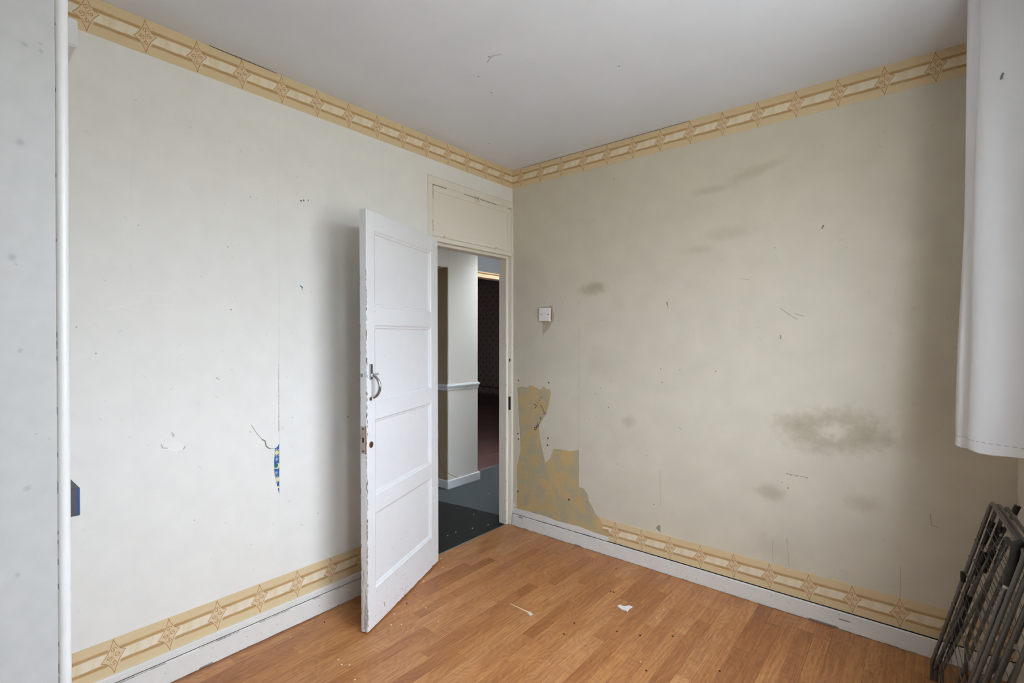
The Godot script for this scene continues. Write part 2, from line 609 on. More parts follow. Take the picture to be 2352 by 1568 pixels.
	for s in [[66,3],[213,6],[405,8],[553,4],[765,9],[785,16],[820,8],[935,14],[1038,8],[1105,26],[1216,6],[1237,6],[1280,12],[1337,10],[1470,8],[1520,22],[1550,14]]:
		var y: float = 1.367 - (s[0] - 784) * 0.0008
		c.line(Vector2(-2.6212, y), Vector2(-2.6212, y - s[1] * 0.0007), 0.0034, rgb(92, 92, 94), 0.85)
	M.bead = tmat(c.tex(), 0.32)
	M.uv_bead = c.uv_on(0)

	# white gloss door: flecks and bare wood where paint is lost
	c = Canvas.new(Vector2(-0.77, 0), Vector2(0.01, 2.0), 640, 1640)
	c.base(rgb(228, 229, 230), 0.02, 0.01, 71)
	for i in 70:
		var p := Vector2(rng.randf_range(-0.74, -0.02), 0.02 + absf(rng.randfn(0.0, 0.10)))
		c.dot(p, rng.randf_range(0.001, 0.0028), rgb(96, 88, 80), rng.randf_range(0.4, 0.9))
	for i in 26:
		c.dot(Vector2(rng.randf_range(-0.74, -0.02), rng.randf_range(0.2, 1.9)), rng.randf_range(0.0008, 0.0018), rgb(110, 100, 90), 0.7)
	for i in 40:
		var y := rng.randf_range(0.02, 1.6)
		c.line(Vector2(-0.7575, y), Vector2(-0.7575, y - rng.randf_range(0.004, 0.016)), rng.randf_range(0.003, 0.007), rgb(98, 74, 50), 0.9)
	for s in [[-0.28, 0.012, 0.03], [-0.5, 0.012, 0.02], [-0.09, 0.014, 0.03], [-0.42, 0.012, 0.015]]:
		c.line(Vector2(s[0], s[1]), Vector2(s[0] + s[2], s[1]), 0.007, rgb(104, 84, 66), 0.9)
	c.path(v2([[-0.62, 0.083], [-0.615, 0.06]]), 0.004, rgb(90, 86, 82), 0.8)
	M.door = tmat(c.tex(), 0.34)
	M.uv_door = c.uv_on(0)
	# the leaf's worn edge (u across the thickness)
	c = Canvas.new(Vector2(-0.036, 0), Vector2(0, 2.0), 48, 1640)
	c.base(rgb(222, 223, 222), 0.03, 0.03, 73)
	for i in 90:
		var y := rng.randf_range(0.0, 1.7)
		var x := -0.0005 if i % 3 else -0.0355
		c.line(Vector2(x, y), Vector2(x, y - rng.randf_range(0.003, 0.018)), rng.randf_range(0.002, 0.007), rgb(96, 72, 48), 0.85)
	for i in 50:
		var y := absf(rng.randfn(0.0, 0.16))
		var x := rng.randf_range(-0.034, -0.002)
		c.line(Vector2(x, y), Vector2(x + rng.randf_range(-0.004, 0.004), y + rng.randf_range(0.01, 0.06)), 0.003, rgb(150, 150, 150), 0.6)
	M.door_edge = tmat(c.tex(), 0.4)

	# skirting paint: chips at the foot, dirt in the quirk
	c = Canvas.new(Vector2(0, 0), Vector2(2.6, 0.13), 2048, 104)
	c.base(rgb(230, 228, 222), 0.03, 0.02, 81)
	for i in 90:
		var x := rng.randf_range(0.0, 2.6)
		c.line(Vector2(x, 0.0), Vector2(x + rng.randf_range(0.004, 0.04), 0.0), rng.randf_range(0.003, 0.009), rgb(132, 122, 110), 0.85)
	for i in 60:
		c.dot(Vector2(rng.randf_range(0.0, 2.6), rng.randf_range(0.005, 0.085)), rng.randf_range(0.0008, 0.002), rgb(92, 84, 76), 0.7)
	for i in 40:
		var x := rng.randf_range(0.0, 2.6)
		c.line(Vector2(x, 0.088), Vector2(x + rng.randf_range(0.01, 0.09), 0.088), rng.randf_range(0.001, 0.0025), rgb(88, 82, 74), 0.6)
	for s in [[0.12, 0.003, 0.03, 0.008], [0.555, 0.003, 0.04, 0.012], [1.9, 0.004, 0.11, 0.014], [2.02, 0.05, 0.04, 0.006], [0.08, 0.076, 0.03, 0.01]]:
		c.line(Vector2(s[0], s[1]), Vector2(s[0] + s[2], s[1]), s[3], rgb(126, 122, 120), 0.85)
	M.skirt = tmat(c.tex(), 0.4)
	M.uv_skirt_l = func(p: Vector3, _n: Vector3) -> Vector2: return Vector2((p.x + 2.6) / 2.6, (0.13 - p.y) / 0.13)
	M.uv_skirt_r = func(p: Vector3, _n: Vector3) -> Vector2: return Vector2(p.z / 2.6, (0.13 - p.y) / 0.13)

	# carpet
	var cn := FastNoiseLite.new()
	cn.seed = 91
	cn.frequency = 0.16
	cn.fractal_octaves = 3
	var ci := Image.create(512, 512, false, Image.FORMAT_RGB8)
	var src := cn.get_seamless_image(512, 512)
	for y in 512:
		for x in 512:
			var t := src.get_pixel(x, y).r
			var k := 0.45 + 0.75 * t
			ci.set_pixel(x, y, Color(k, k, k))
	var ct := ImageTexture.create_from_image(ci)
	M.carpet = tmat(ct, 0.97, rgb(38, 39, 35))  # darker copy of the carpet tone, carrying the shade
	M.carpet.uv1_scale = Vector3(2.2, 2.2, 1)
	M.carpet2 = tmat(ct, 0.97, rgb(100, 106, 108))  # lighter copy, for the carpet where light falls
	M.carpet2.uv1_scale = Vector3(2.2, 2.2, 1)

	# far room: paper with small printed sprigs
	c = Canvas.new(Vector2(0, 0), Vector2(0.17, 0.178), 128, 134)
	c.fill(rgb(150, 132, 126))
	for s in [[0.0425, 0.0445], [0.1275, 0.1335]]:
		var o := Vector2(s[0], s[1])
		c.line(o + Vector2(-0.004, -0.012), o + Vector2(0.004, 0.012), 0.016, rgb(34, 30, 36), 0.95)
		c.dot(o + Vector2(0.008, 0.004), 0.007, rgb(60, 26, 36), 0.9)
	M.sprig = tmat(c.tex(), 0.8)
	M.uv_sprig = func(p: Vector3, _n: Vector3) -> Vector2: return Vector2((p.z + 4.621) / 0.17, (2.43 - p.y) / 0.178)


func wood():
	# laminate: long grain with cathedral figure, in five tones
	var c := Canvas.new(Vector2(0, 0), Vector2(1.6, 0.8), 1024, 512)
	var a := FastNoiseLite.new()
	a.seed = 5
	a.frequency = 1.0
	a.fractal_octaves = 3
	var b := FastNoiseLite.new()
	b.seed = 6
	b.frequency = 1.0
	b.fractal_octaves = 4
	c.fill(Color.WHITE)
	for y in c.h:
		for x in c.w:
			var u := x * 0.0028
			var v := y * 0.022
			var warp := a.get_noise_2d(u * 1.2, v * 0.22)
			var ring := sin(v * 11.0 + warp * 26.0)
			var fine := b.get_noise_2d(u * 1.8, v * 7.5)
			var blot := a.get_noise_2d(u * 0.9 + 50.0, v * 0.35)
			var k := 0.84 + 0.035 * ring + 0.16 * fine + 0.10 * blot
			var pore := b.get_noise_2d(u * 3.2 + 90.0, v * 16.0)
			if pore > 0.36:
				k -= 0.14
			var dark := clampf(1.0 - k, 0.0, 1.0)
			c.img.set_pixel(x, y, Color(1.0 - dark * 0.75, 1.0 - dark * 1.0, 1.0 - dark * 1.2))
	var t := c.tex()
	M.wood = []
	for q in [rgb(208, 154, 102), rgb(199, 143, 90), rgb(191, 134, 83), rgb(204, 148, 93), rgb(181, 124, 75)]:
		var m := tmat(t, 0.36, q)
		M.wood.append(m)
	M.far_wood = tmat(t, 0.45, rgb(140, 108, 106))


# ------------------------------------------------------------------ the room shell
func shell():
	# floor: a slab and the staves of the laminate, three to a board, running along x
	var fl := struct("floor", "worn orange-brown wood laminate floor of narrow staves", "floor")
	part(fl, "subfloor", Geo.new().box(Vector3(XW, -0.12, 0.0), Vector3(0.0, -0.008, ZB + 0.15)), mat(rgb(70, 52, 36), 0.9))
	var width := 0.0655
	var row := 0
	var z := -0.03
	while z < ZB:
		var x := XW - rng.randf_range(0.0, 0.45)
		while x < -0.012:
			var long := rng.randf_range(0.34, 0.68)
			var x0 := maxf(x, XW)
			var x1 := minf(x + long, -0.012)
			if -0.012 - x1 < 0.08:
				x1 = -0.012
			var off := Vector2(rng.randf(), rng.randf())
			var gap := 0.0006 if row % 3 == 0 else 0.00015
			# the first row passes the doorway; elsewhere it starts at the wall
			var runs := [[x0, x1, z + gap]]
			if row == 0:
				runs = [[x0, minf(x1, -0.7765), 0.001], [maxf(x0, -0.776), x1, z + gap]]
			for q in runs:
				if q[1] - q[0] > 0.02:
					var g := Geo.new(func(p: Vector3, n: Vector3) -> Vector2: return Vector2(p.x / 1.6, p.z / 0.8 * 1.0) + off if absf(n.y) > 0.3 else Vector2(p.x / 1.6, p.y) + off)
					g.box(Vector3(q[0] + 0.0002, -0.008, q[2]), Vector3(q[1] - 0.0002, rng.randf_range(-0.0002, 0.0), z + width - 0.00015), 0.0004)
					part(fl, "stave", g, M.wood[rng.randi() % 5])
			x = x1 if x1 > x else x + long
		z += width
		row += 1
	# chipped end joint where the pale core shows
	part(fl, "chipped_joint", Geo.new().prism(pv2([[-0.842, -0.683], [-0.838, -0.683], [-0.838, -0.79], [-0.832, -0.81], [-0.842, -0.835], [-0.862, -0.828], [-0.846, -0.80]]), FLOOR, 0.0, 0.0007), mat(rgb(222, 208, 190), 0.8))

	var ce := struct("ceiling", "plain off-white painted ceiling with a few scuffs", "ceiling")
	part(ce, "plaster", Geo.new(M.uv_ceiling).box(Vector3(XW - 0.1, H, -0.10), Vector3(0.12, H + 0.12, ZB + 0.2)), M.ceiling)
	part(ce, "shrinkage_gap", Geo.new().box(Vector3(-0.004, H - 0.0022, 0.09), Vector3(-0.0, H - 0.0002, 1.3)), M.dark_gap)
	part(ce, "shrinkage_gap", Geo.new().box(Vector3(-2.0, H - 0.0022, 0.0), Vector3(-1.72, H - 0.0002, 0.004)), M.dark_gap)

	# left wall with its doorway
	var wl := struct("wall_left", "cream wallpapered wall holding the doorway, torn once", "wall")
	part(wl, "masonry", Geo.new().box(Vector3(XW, 0, -0.10), Vector3(-0.81, H, 0.0)), M.plain)
	part(wl, "masonry", Geo.new().box(Vector3(-0.81, 2.37, -0.10), Vector3(0.12, H, 0.0)), M.plain)
	var tear := [[-1.712,0.880],[-1.719,0.866],[-1.731,0.860],[-1.735,0.799],[-1.734,0.748],[-1.726,0.705],[-1.718,0.669],[-1.7085,0.640]]
	part(wl, "older_wallpaper", Geo.new(M.uv_stars).prism(pv2([[-1.75, 0.62], [-1.705, 0.62], [-1.705, 0.90], [-1.75, 0.90]]), LEFT, -0.001, 0.0004), M.stars)
	var d2 := [[-2.2669, 0.1], [-1.7113, 0.1], [-1.7113, 0.64]]
	for i in range(tear.size() - 1, -1, -1):
		d2.append([minf(tear[i][0], -1.7113), tear[i][1]])
	d2.append_array([[-1.7113, H], [-2.2669, H]])
	for p in [[[XW, 0.1], [-2.267, 0.1], [-2.267, H], [XW, H]], d2, [[-1.7112, 0.1], [-1.1551, 0.1], [-1.1551, H], [-1.7112, H]], [[-1.155, 0.1], [-0.811, 0.1], [-0.811, 2.368], [-0.6001, 2.368], [-0.6001, H], [-1.155, H]], [[-0.6, 2.368], [0.0, 2.368], [0.0, H], [-0.6, H]]]:
		part(wl, "wallpaper_drop", Geo.new(M.uv_left).prism(pv2(p), LEFT, 0.0, 0.0016), M.paper_left)

	# right wall: plaster, and paper torn away by the door
	var wr := struct("wall_right", "cream wallpapered wall with smears and a large torn patch", "wall")
	part(wr, "masonry", Geo.new(M.uv_plaster).box(Vector3(0.0, 0, -0.0), Vector3(0.12, H, ZB + 0.15)), M.plaster)
	var peel := [[0.046,1.014],[0.091,1.023],[0.143,1.017],[0.163,1.037],[0.198,1.033],[0.252,1.009],[0.285,1.036],[0.315,1.019],[0.334,1.021],[0.349,1.0],[0.334,0.924],[0.308,0.846],[0.248,0.763],[0.244,0.732],[0.256,0.656],[0.298,0.504],[0.335,0.531],[0.371,0.612],[0.436,0.615],[0.506,0.614],[0.5748,0.633]]
	var a1 := [[0.0, 0.0], [0.043, 0.0], [0.043, 0.436], [0.060, 0.50], [0.075, 0.553], [0.067, 0.711], [0.055, 0.852]]
	a1.append_array(peel)
	a1.append_array([[0.5748, H], [0.0, H]])
	var hole := pv2([[0.262,1.593],[0.333,1.588],[0.333,1.597],[0.359,1.596],[0.364,1.557],[0.373,1.535],[0.370,1.490],[0.348,1.470],[0.329,1.437],[0.307,1.419],[0.281,1.395],[0.270,1.422],[0.273,1.477]])
	for half in [[-1.0, 0.3], [0.3, 2.0]]:
		var win := PackedVector2Array([Vector2(half[0], -1), Vector2(half[1], -1), Vector2(half[1], 4), Vector2(half[0], 4)])
		for q in Geometry2D.intersect_polygons(pv2(a1), win):
			for s in Geometry2D.clip_polygons(q, hole):
				part(wr, "wallpaper_drop", Geo.new(M.uv_right).prism(s, RIGHT, 0.0, 0.0018), M.paper_right)
	var a2 := [[0.575,0.387],[0.615,0.383],[0.641,0.352],[0.651,0.311],[0.677,0.274],[0.7,0.237],[0.732,0.21],[0.751,0.173],[0.785,0.162],[0.801,0.135],[0.795,0.084],[1.1359,0.084],[1.1359,0.226],[1.127,0.232],[1.106,0.245],[1.119,0.269],[1.1359,0.270],[1.1359,H],[0.575,H]]
	for p in [a2, [[1.136, 0.084], [1.6904, 0.084], [1.6904, H], [1.136, H]], [[1.6905, 0.084], [2.2449, 0.084], [2.2449, H], [1.6905, H]], [[2.245, 0.084], [ZB, 0.084], [ZB, H], [2.245, H]]]:
		part(wr, "wallpaper_drop", Geo.new(M.uv_right).prism(pv2(p), RIGHT, 0.0, 0.0018), M.paper_right)
	part(wr, "bare_patch", Geo.new().prism(pv2([[1.10, 0.22], [1.14, 0.22], [1.14, 0.28], [1.10, 0.28]]), RIGHT, -0.001, 0.0004), mat(rgb(150, 146, 132), 0.9))
	part(wr, "bare_patch", Geo.new().prism(pv2([[0.25, 1.38], [0.385, 1.38], [0.385, 1.61], [0.25, 1.61]]), RIGHT, -0.001, 0.0004), mat(rgb(186, 170, 146), 0.9))
	# a curl of paper hanging off the torn edge
	var curl := Geo.new(func(p: Vector3, _n: Vector3) -> Vector2: return Vector2(p.z * 3.0, p.y * 3.0))
	for i in 7:
		var t0 := i / 7.0 * PI * 1.1
		var t1 := (i + 1) / 7.0 * PI * 1.1
		var r := 0.008
		var q0 := Vector2(-0.003 - r * sin(t0), 0.170 - r + r * cos(t0))
		var q1 := Vector2(-0.003 - r * sin(t1), 0.170 - r + r * cos(t1))
		curl.quad(Vector3(q0.x, q0.y, 0.752), Vector3(q0.x, q0.y + 0.004, 0.80), Vector3(q1.x, q1.y + 0.004, 0.80), Vector3(q1.x, q1.y, 0.756))
	part(wr, "paper_curl", curl, mat(rgb(226, 206, 160), 0.7))
	# plugged screw holes
	for p in [[0.060,1.064],[0.330,1.064],[0.055,0.676],[0.061,0.637],[0.323,0.678],[0.320,0.629],[0.496,0.287],[0.055,0.254]]:
		var g := Geo.new()
		g.disc(Vector3(-0.0005, p[1], p[0]), Vector3(-1, 0, 0), 0.0062, 0.003, 10)
		part(wr, "wall_plug", g, mat(rgb(74, 80, 78), 0.7))

	# window wall behind the camera, side wall, and their openings
	var wb := struct("wall_back", "cream wall holding the window", "wall")
	var x0 := -1.98
	var x1 := -0.86
	var y0 := 0.93
	var y1 := 2.28
	for r in [[XW, -0.0, 0.0, y0], [XW, 0.0, y1, H], [XW, -2.56, y0, y1], [-2.24, x0, y0, y1], [x1, 0.0, y0, y1]]:
		part(wb, "masonry", Geo.new().box(Vector3(r[0], r[2], ZB), Vector3(r[1], r[3], ZB + 0.16)), M.plain)
	var ww := struct("wall_side", "cream wall at the far side of the room", "wall")
	part(ww, "masonry", Geo.new().box(Vector3(XW - 0.12, 0, -0.1), Vector3(XW, H, ZB + 0.16)), M.plain)

	# window: frame, mullions, panes, sill
	var wi := struct("window_1", "white framed window above a painted sill", "window")
	var fz0 := ZB + 0.07
	var fz1 := ZB + 0.13
	for r in [[x0, x1, y0, y0 + 0.05], [x0, x1, y1 - 0.05, y1], [x0, x0 + 0.05, y0 + 0.05, y1 - 0.05], [x1 - 0.05, x1, y0 + 0.05, y1 - 0.05]]:
		part(wi, "frame_bar", Geo.new().box(Vector3(r[0], r[2], fz0), Vector3(r[1], r[3], fz1), 0.004), M.white)
	var third := (x1 - x0) / 2.0
	for k in [1]:
		part(wi, "mullion", Geo.new().box(Vector3(x0 + third * k - 0.025, y0 + 0.05, fz0), Vector3(x0 + third * k + 0.025, y1 - 0.05, fz1), 0.004), M.white)
	var glass := mat(Color(0.97, 0.99, 1.0, 0.06), 0.0)
	glass.transparency = BaseMaterial3D.TRANSPARENCY_ALPHA
	for k in 2:
		part(wi, "pane", Geo.new().box(Vector3(x0 + third * k + 0.02, y0 + 0.045, ZB + 0.098), Vector3(x0 + third * (k + 1) - 0.02, y1 - 0.045, ZB + 0.102)), glass)
	var wj := struct("window_5", "added unseen narrow window filling the door shadow", "window")  # added behind the camera to lift the door's shadow on wall_left
	for r in [[-2.56, -2.24, y0, y0 + 0.04], [-2.56, -2.24, y1 - 0.04, y1], [-2.56, -2.525, y0 + 0.04, y1 - 0.04], [-2.275, -2.24, y0 + 0.04, y1 - 0.04]]:
		part(wj, "frame_bar", Geo.new().box(Vector3(r[0], r[2], fz0), Vector3(r[1], r[3], fz1), 0.004), M.white)
	part(wj, "pane", Geo.new().box(Vector3(-2.53, y0 + 0.035, ZB + 0.098), Vector3(-2.27, y1 - 0.035, ZB + 0.102)), glass)
	part(wj, "sill", Geo.new().box(Vector3(-2.60, y0 - 0.03, ZB - 0.04), Vector3(-2.20, y0, ZB + 0.08), 0.004), M.white)
	part(wi, "sill", Geo.new().box(Vector3(x0 - 0.04, y0 - 0.03, ZB - 0.04), Vector3(x1 + 0.04, y0, ZB + 0.08), 0.004), M.white)

	# the tall painted board that edges the view
	var pa := struct("wall_partition", "tall white painted board with a rounded bead, chipped along the joint", "wall")
	part(pa, "board", Geo.new(M.uv_board).box(Vector3(XW, 0, 1.02), Vector3(-2.6205, H, 1.097), 0.0), M.board)
	var bead := Geo.new(M.uv_bead)
	var ring := []
	for i in 13:
		var a := PI * i / 12.0
		ring.append(Vector2(-2.6115 - cos(a) * 0.0098, 1.093 + sin(a) * 0.0085))
	for k in 12:
		var p: Vector2 = ring[k]
		var q: Vector2 = ring[k + 1]
		var np := Vector3(-cos(PI * k / 12.0), 0, sin(PI * k / 12.0))
		var nq := Vector3(-cos(PI * (k + 1) / 12.0), 0, sin(PI * (k + 1) / 12.0))
		bead.smooth(Vector3(p.x, 0, p.y), np, Vector3(q.x, 0, q.y), nq, Vector3(q.x, H, q.y), nq)
		bead.smooth(Vector3(p.x, 0, p.y), np, Vector3(q.x, H, q.y), nq, Vector3(p.x, H, p.y), np)
	bead.box(Vector3(-2.6205, 0, 1.02), Vector3(-2.6022, H, 1.093))
	part(pa, "edge_bead", bead, M.bead)


# ------------------------------------------------------------------ borders and skirting
func trims():
	var uvb := func(axis: int, at: float, top: float) -> Callable:
		return func(p: Vector3, _n: Vector3) -> Vector2: return Vector2((p[axis] - at) / PER + 0.5, (top - p.y) / 0.1335)
	var t := struct("trim_1", "tan paper border with star motifs under the ceiling, above the door", "wallpaper border")
	part(t, "border_strip", Geo.new(uvb.call(0, -0.123, H)).prism(pv2([[XW, 2.4665], [0.0, 2.4665], [0.0, H], [XW, H]]), LEFT, 0.0016, 0.0032), M.border)
	t = struct("trim_2", "tan paper border with star motifs under the ceiling, above the light switch", "wallpaper border")
	part(t, "border_strip", Geo.new(uvb.call(2, 0.078, H)).prism(pv2([[0.0, 2.4665], [ZB, 2.4665], [ZB, H], [0.0, H]]), RIGHT, 0.0018, 0.0034), M.border)
	t = struct("trim_3", "pale paper border with star motifs above the skirting behind the open door", "wallpaper border")
	part(t, "border_strip", Geo.new(uvb.call(0, -1.802, 0.2564)).prism(pv2([[XW, 0.122], [-0.86, 0.122], [-0.86, 0.2564], [XW, 0.2564]]), LEFT, 0.0016, 0.0032), M.border)
	t = struct("trim_4", "tan paper border above the skirting, torn off at the bare plaster", "wallpaper border")
	part(t, "border_strip", Geo.new(uvb.call(2, 1.194, 0.2213)).prism(pv2([[0.738,0.2213],[0.75,0.19],[0.762,0.176],[0.79,0.166],[0.806,0.145],[0.797,0.118],[0.806,0.095],[0.815,0.0885],[ZB,0.0875],[ZB,0.2213]]), RIGHT, 0.0018, 0.0066), M.border)

	# skirting boards: a face board, a dark quirk, a thin bead
	var b := struct("baseboard_left", "white gloss skirting board under the pale border", "skirting")
	part(b, "face_board", Geo.new(M.uv_skirt_l).box(Vector3(XW, 0, 0.0), Vector3(-0.82, 0.090, 0.018), 0.003), M.skirt)
	part(b, "quirk", Geo.new().box(Vector3(XW, 0.0895, 0.0), Vector3(-0.82, 0.0925, 0.0105)), M.dark_gap)
	part(b, "top_bead", Geo.new(M.uv_skirt_l).box(Vector3(XW, 0.092, 0.0), Vector3(-0.82, 0.1225, 0.0135), 0.005), M.skirt)
	b = struct("baseboard_right", "white chipped skirting board under the torn plaster patch", "skirting")
	part(b, "face_board", Geo.new(M.uv_skirt_r).box(Vector3(-0.018, 0, 0.012), Vector3(0.0, 0.083, ZB), 0.003), M.skirt)
	part(b, "quirk", Geo.new().box(Vector3(-0.0085, 0.0825, 0.012), Vector3(0.0, 0.0865, ZB)), M.dark_gap)
	part(b, "top_bead", Geo.new(M.uv_skirt_r).prism(pv2([[0.012, 0.086], [0.80, 0.086], [0.794, 0.112], [0.681, 0.114], [0.575, 0.125], [0.408, 0.119], [0.30, 0.128], [0.207, 0.131], [0.10, 0.127], [0.043, 0.124], [0.012, 0.16]]), RIGHT, 0.0, 0.0075), M.skirt)


# ------------------------------------------------------------------ doorway, fanlight and door
func doorway():
	var f := struct("trim_5", "cream painted door frame with worn rebated jamb", "door frame")
	var m: Material = M.cream
	# right jamb: frame face, rebate, stop
	part(f, "jamb", Geo.new().box(Vector3(-0.014, 0, -0.10), Vector3(0.0, 1.985, 0.004), 0.002), m)
	part(f, "door_stop", Geo.new().box(Vector3(-0.036, 0, -0.10), Vector3(-0.0135, 1.955, -0.029), 0.002), m)
	part(f, "jamb", Geo.new().box(Vector3(-0.81, 0, -0.10), Vector3(-0.775, 1.985, 0.002), 0.002), m)
	part(f, "head", Geo.new().box(Vector3(-0.81, 1.972, -0.10), Vector3(0.0, 2.000, 0.004), 0.002), m)
	part(f, "door_stop", Geo.new().box(Vector3(-0.775, 1.955, -0.10), Vector3(-0.0135, 1.973, -0.029), 0.002), m)
	part(f, "strike_plate", Geo.new().box(Vector3(-0.0155, 0.845, -0.025), Vector3(-0.0138, 0.943, -0.005), 0.0004), mat(rgb(44, 32, 26), 0.7, 0.3))
	part(f, "strike_hole", Geo.new().box(Vector3(-0.0160, 0.880, -0.020), Vector3(-0.0152, 0.910, -0.010)), M.black)
	part(f, "bolt_hole", Geo.new().box(Vector3(-0.0150, 1.200, -0.018), Vector3(-0.0137, 1.222, -0.008)), M.dark_gap)
	part(f, "bead", Geo.new().box(Vector3(-0.010, 0.1, 0.0), Vector3(0.0, 2.36, 0.010), 0.003), m)
	for y in [0.02, 0.09, 0.17, 0.31, 0.62, 1.02, 1.31]:
		part(f, "paint_chip", Geo.new().box(Vector3(-0.0365, y, -0.0295), Vector3(-0.0345, y + 0.014, -0.0285)), M.rust)
	part(f, "carpet_trim", Geo.new().box(Vector3(-0.775, -0.003, -0.038), Vector3(-0.014, 0.003, -0.029), 0.0015), M.steel)

	# painted fanlight over the door
	var w := struct("window_2", "cream painted boarded fanlight with a catch above the door", "fanlight")
	part(w, "backing", Geo.new().box(Vector3(-0.81, 2.0, -0.08), Vector3(0.0, 2.366, -0.02)), M.dark_gap)
	part(w, "frame_bar", Geo.new().box(Vector3(-0.812, 2.317, -0.02), Vector3(-0.0, 2.366, 0.008), 0.004), m)
	part(w, "frame_bar", Geo.new().box(Vector3(-0.812, 1.990, -0.02), Vector3(-0.773, 2.318, 0.008), 0.004), m)
	part(w, "frame_bar", Geo.new().box(Vector3(-0.0205, 1.990, -0.02), Vector3(0.0, 2.318, 0.008), 0.003), m)
	var sx0 := -0.7685
	var sx1 := -0.0235
	var sy0 := 2.001
	var sy1 := 2.3120
	part(w, "sash_rail", Geo.new().box(Vector3(sx0, sy1 - 0.036, -0.02), Vector3(sx1, sy1, 0.006), 0.002), m)
	part(w, "sash_rail", Geo.new().box(Vector3(sx0, sy0, -0.02), Vector3(sx1, sy0 + 0.038, 0.006), 0.002), m)
	part(w, "sash_stile", Geo.new().box(Vector3(sx0, sy0 + 0.038, -0.02), Vector3(sx0 + 0.034, sy1 - 0.036, 0.006), 0.002), m)
	part(w, "sash_stile", Geo.new().box(Vector3(sx1 - 0.038, sy0 + 0.038, -0.02), Vector3(sx1, sy1 - 0.036, 0.006), 0.002), m)
	part(w, "panel", Geo.new().box(Vector3(sx0 + 0.03, sy0 + 0.034, -0.02), Vector3(sx1 - 0.034, sy1 - 0.032, 0.0)), m)
	# paint bridges the gap in places
	for r in [[-0.66, -0.50, 2.3120, 2.317], [-0.18, -0.06, 2.3120, 2.317]]:
		part(w, "paint_bridge", Geo.new().box(Vector3(r[0], r[2] - 0.001, -0.01), Vector3(r[1], r[3] + 0.001, 0.0055)), m)
	part(w, "paint_bridge", Geo.new().box(Vector3(-0.7735, 2.10, -0.01), Vector3(-0.769, 2.23, 0.0055)), m)
	part(w, "paint_bridge", Geo.new().box(Vector3(-0.7735, 2.001, -0.01), Vector3(-0.769, 2.03, 0.0055)), m)
	var cat := part(w, "catch", Geo.new().box(Vector3(-0.404, 2.288, 0.005), Vector3(-0.362, 2.306, 0.016), 0.003), m)
	part(cat, "keeper", Geo.new().box(Vector3(-0.408, 2.318, 0.006), Vector3(-0.372, 2.332, 0.014), 0.003), m)
	part(cat, "bolt", Geo.new().tube([Vector3(-0.372, 2.300, 0.016), Vector3(-0.366, 2.328, 0.018)], 0.006, 8), m)
	part(cat, "knob", Geo.new().disc(Vector3(-0.378, 2.296, 0.014), Vector3(0, 0, 1), 0.006, 0.012, 10), m)
	for x in [-0.682, -0.193]:
		var hg := part(w, "hinge", Geo.new().box(Vector3(x, 2.000, 0.004), Vector3(x + 0.088, 2.013, 0.0085), 0.002), m)
		part(hg, "knuckle", Geo.new().tube([Vector3(x + 0.002, 2.0065, 0.0085), Vector3(x + 0.086, 2.0065, 0.0085)], 0.0042, 8), m)
		part(hg, "pin_end", Geo.new().disc(Vector3(x + 0.002, 2.0065, 0.0085), Vector3(-1, 0, 0), 0.0032, 0.003, 8), M.rust)

	# the door leaf, folded back against the wall; local x runs from lock edge (negative) to hinge
	var d := struct("door_1", "white four-panel door standing open against the wall", "door")
	d.position = Vector3(-0.765, 0.0, 0.049)
	d.basis = Basis(Vector3.UP, deg_to_rad(23.0)) * Basis(Vector3.BACK, deg_to_rad(0.35))
	var wd := 0.758
	var th := 0.036
	var uvd: Callable = M.uv_door
	var uve := func(p: Vector3, n: Vector3) -> Vector2: return Vector2((p.z + th) / th, (2.0 - p.y) / 2.0) if absf(n.x) > 0.7 else Vector2((p.x + 0.77) / 0.78, (2.0 - p.y) / 2.0)
	var ys := [0.012, 0.190, 0.547, 0.630, 0.990, 1.076, 1.437, 1.524, 1.883, 1.972]
	part(d, "stile", Geo.new(uvd).box(Vector3(-wd, ys[0], -th), Vector3(-0.69, ys[9], 0), 0.0025), M.door)
	part(d, "worn_edge", Geo.new(uve).box(Vector3(-wd - 0.0012, ys[0] + 0.001, -th + 0.001), Vector3(-wd + 0.003, ys[9] - 0.002, -0.0012), 0.0008), M.door_edge)
	part(d, "stile", Geo.new(uvd).box(Vector3(-0.093, ys[0], -th), Vector3(0, ys[9], 0), 0.0025), M.door)
	for k in 5:
		part(d, "rail", Geo.new(uvd).box(Vector3(-0.6905, ys[k * 2], -th), Vector3(-0.0925, ys[k * 2 + 1], -0.0001), 0.0008), M.door)
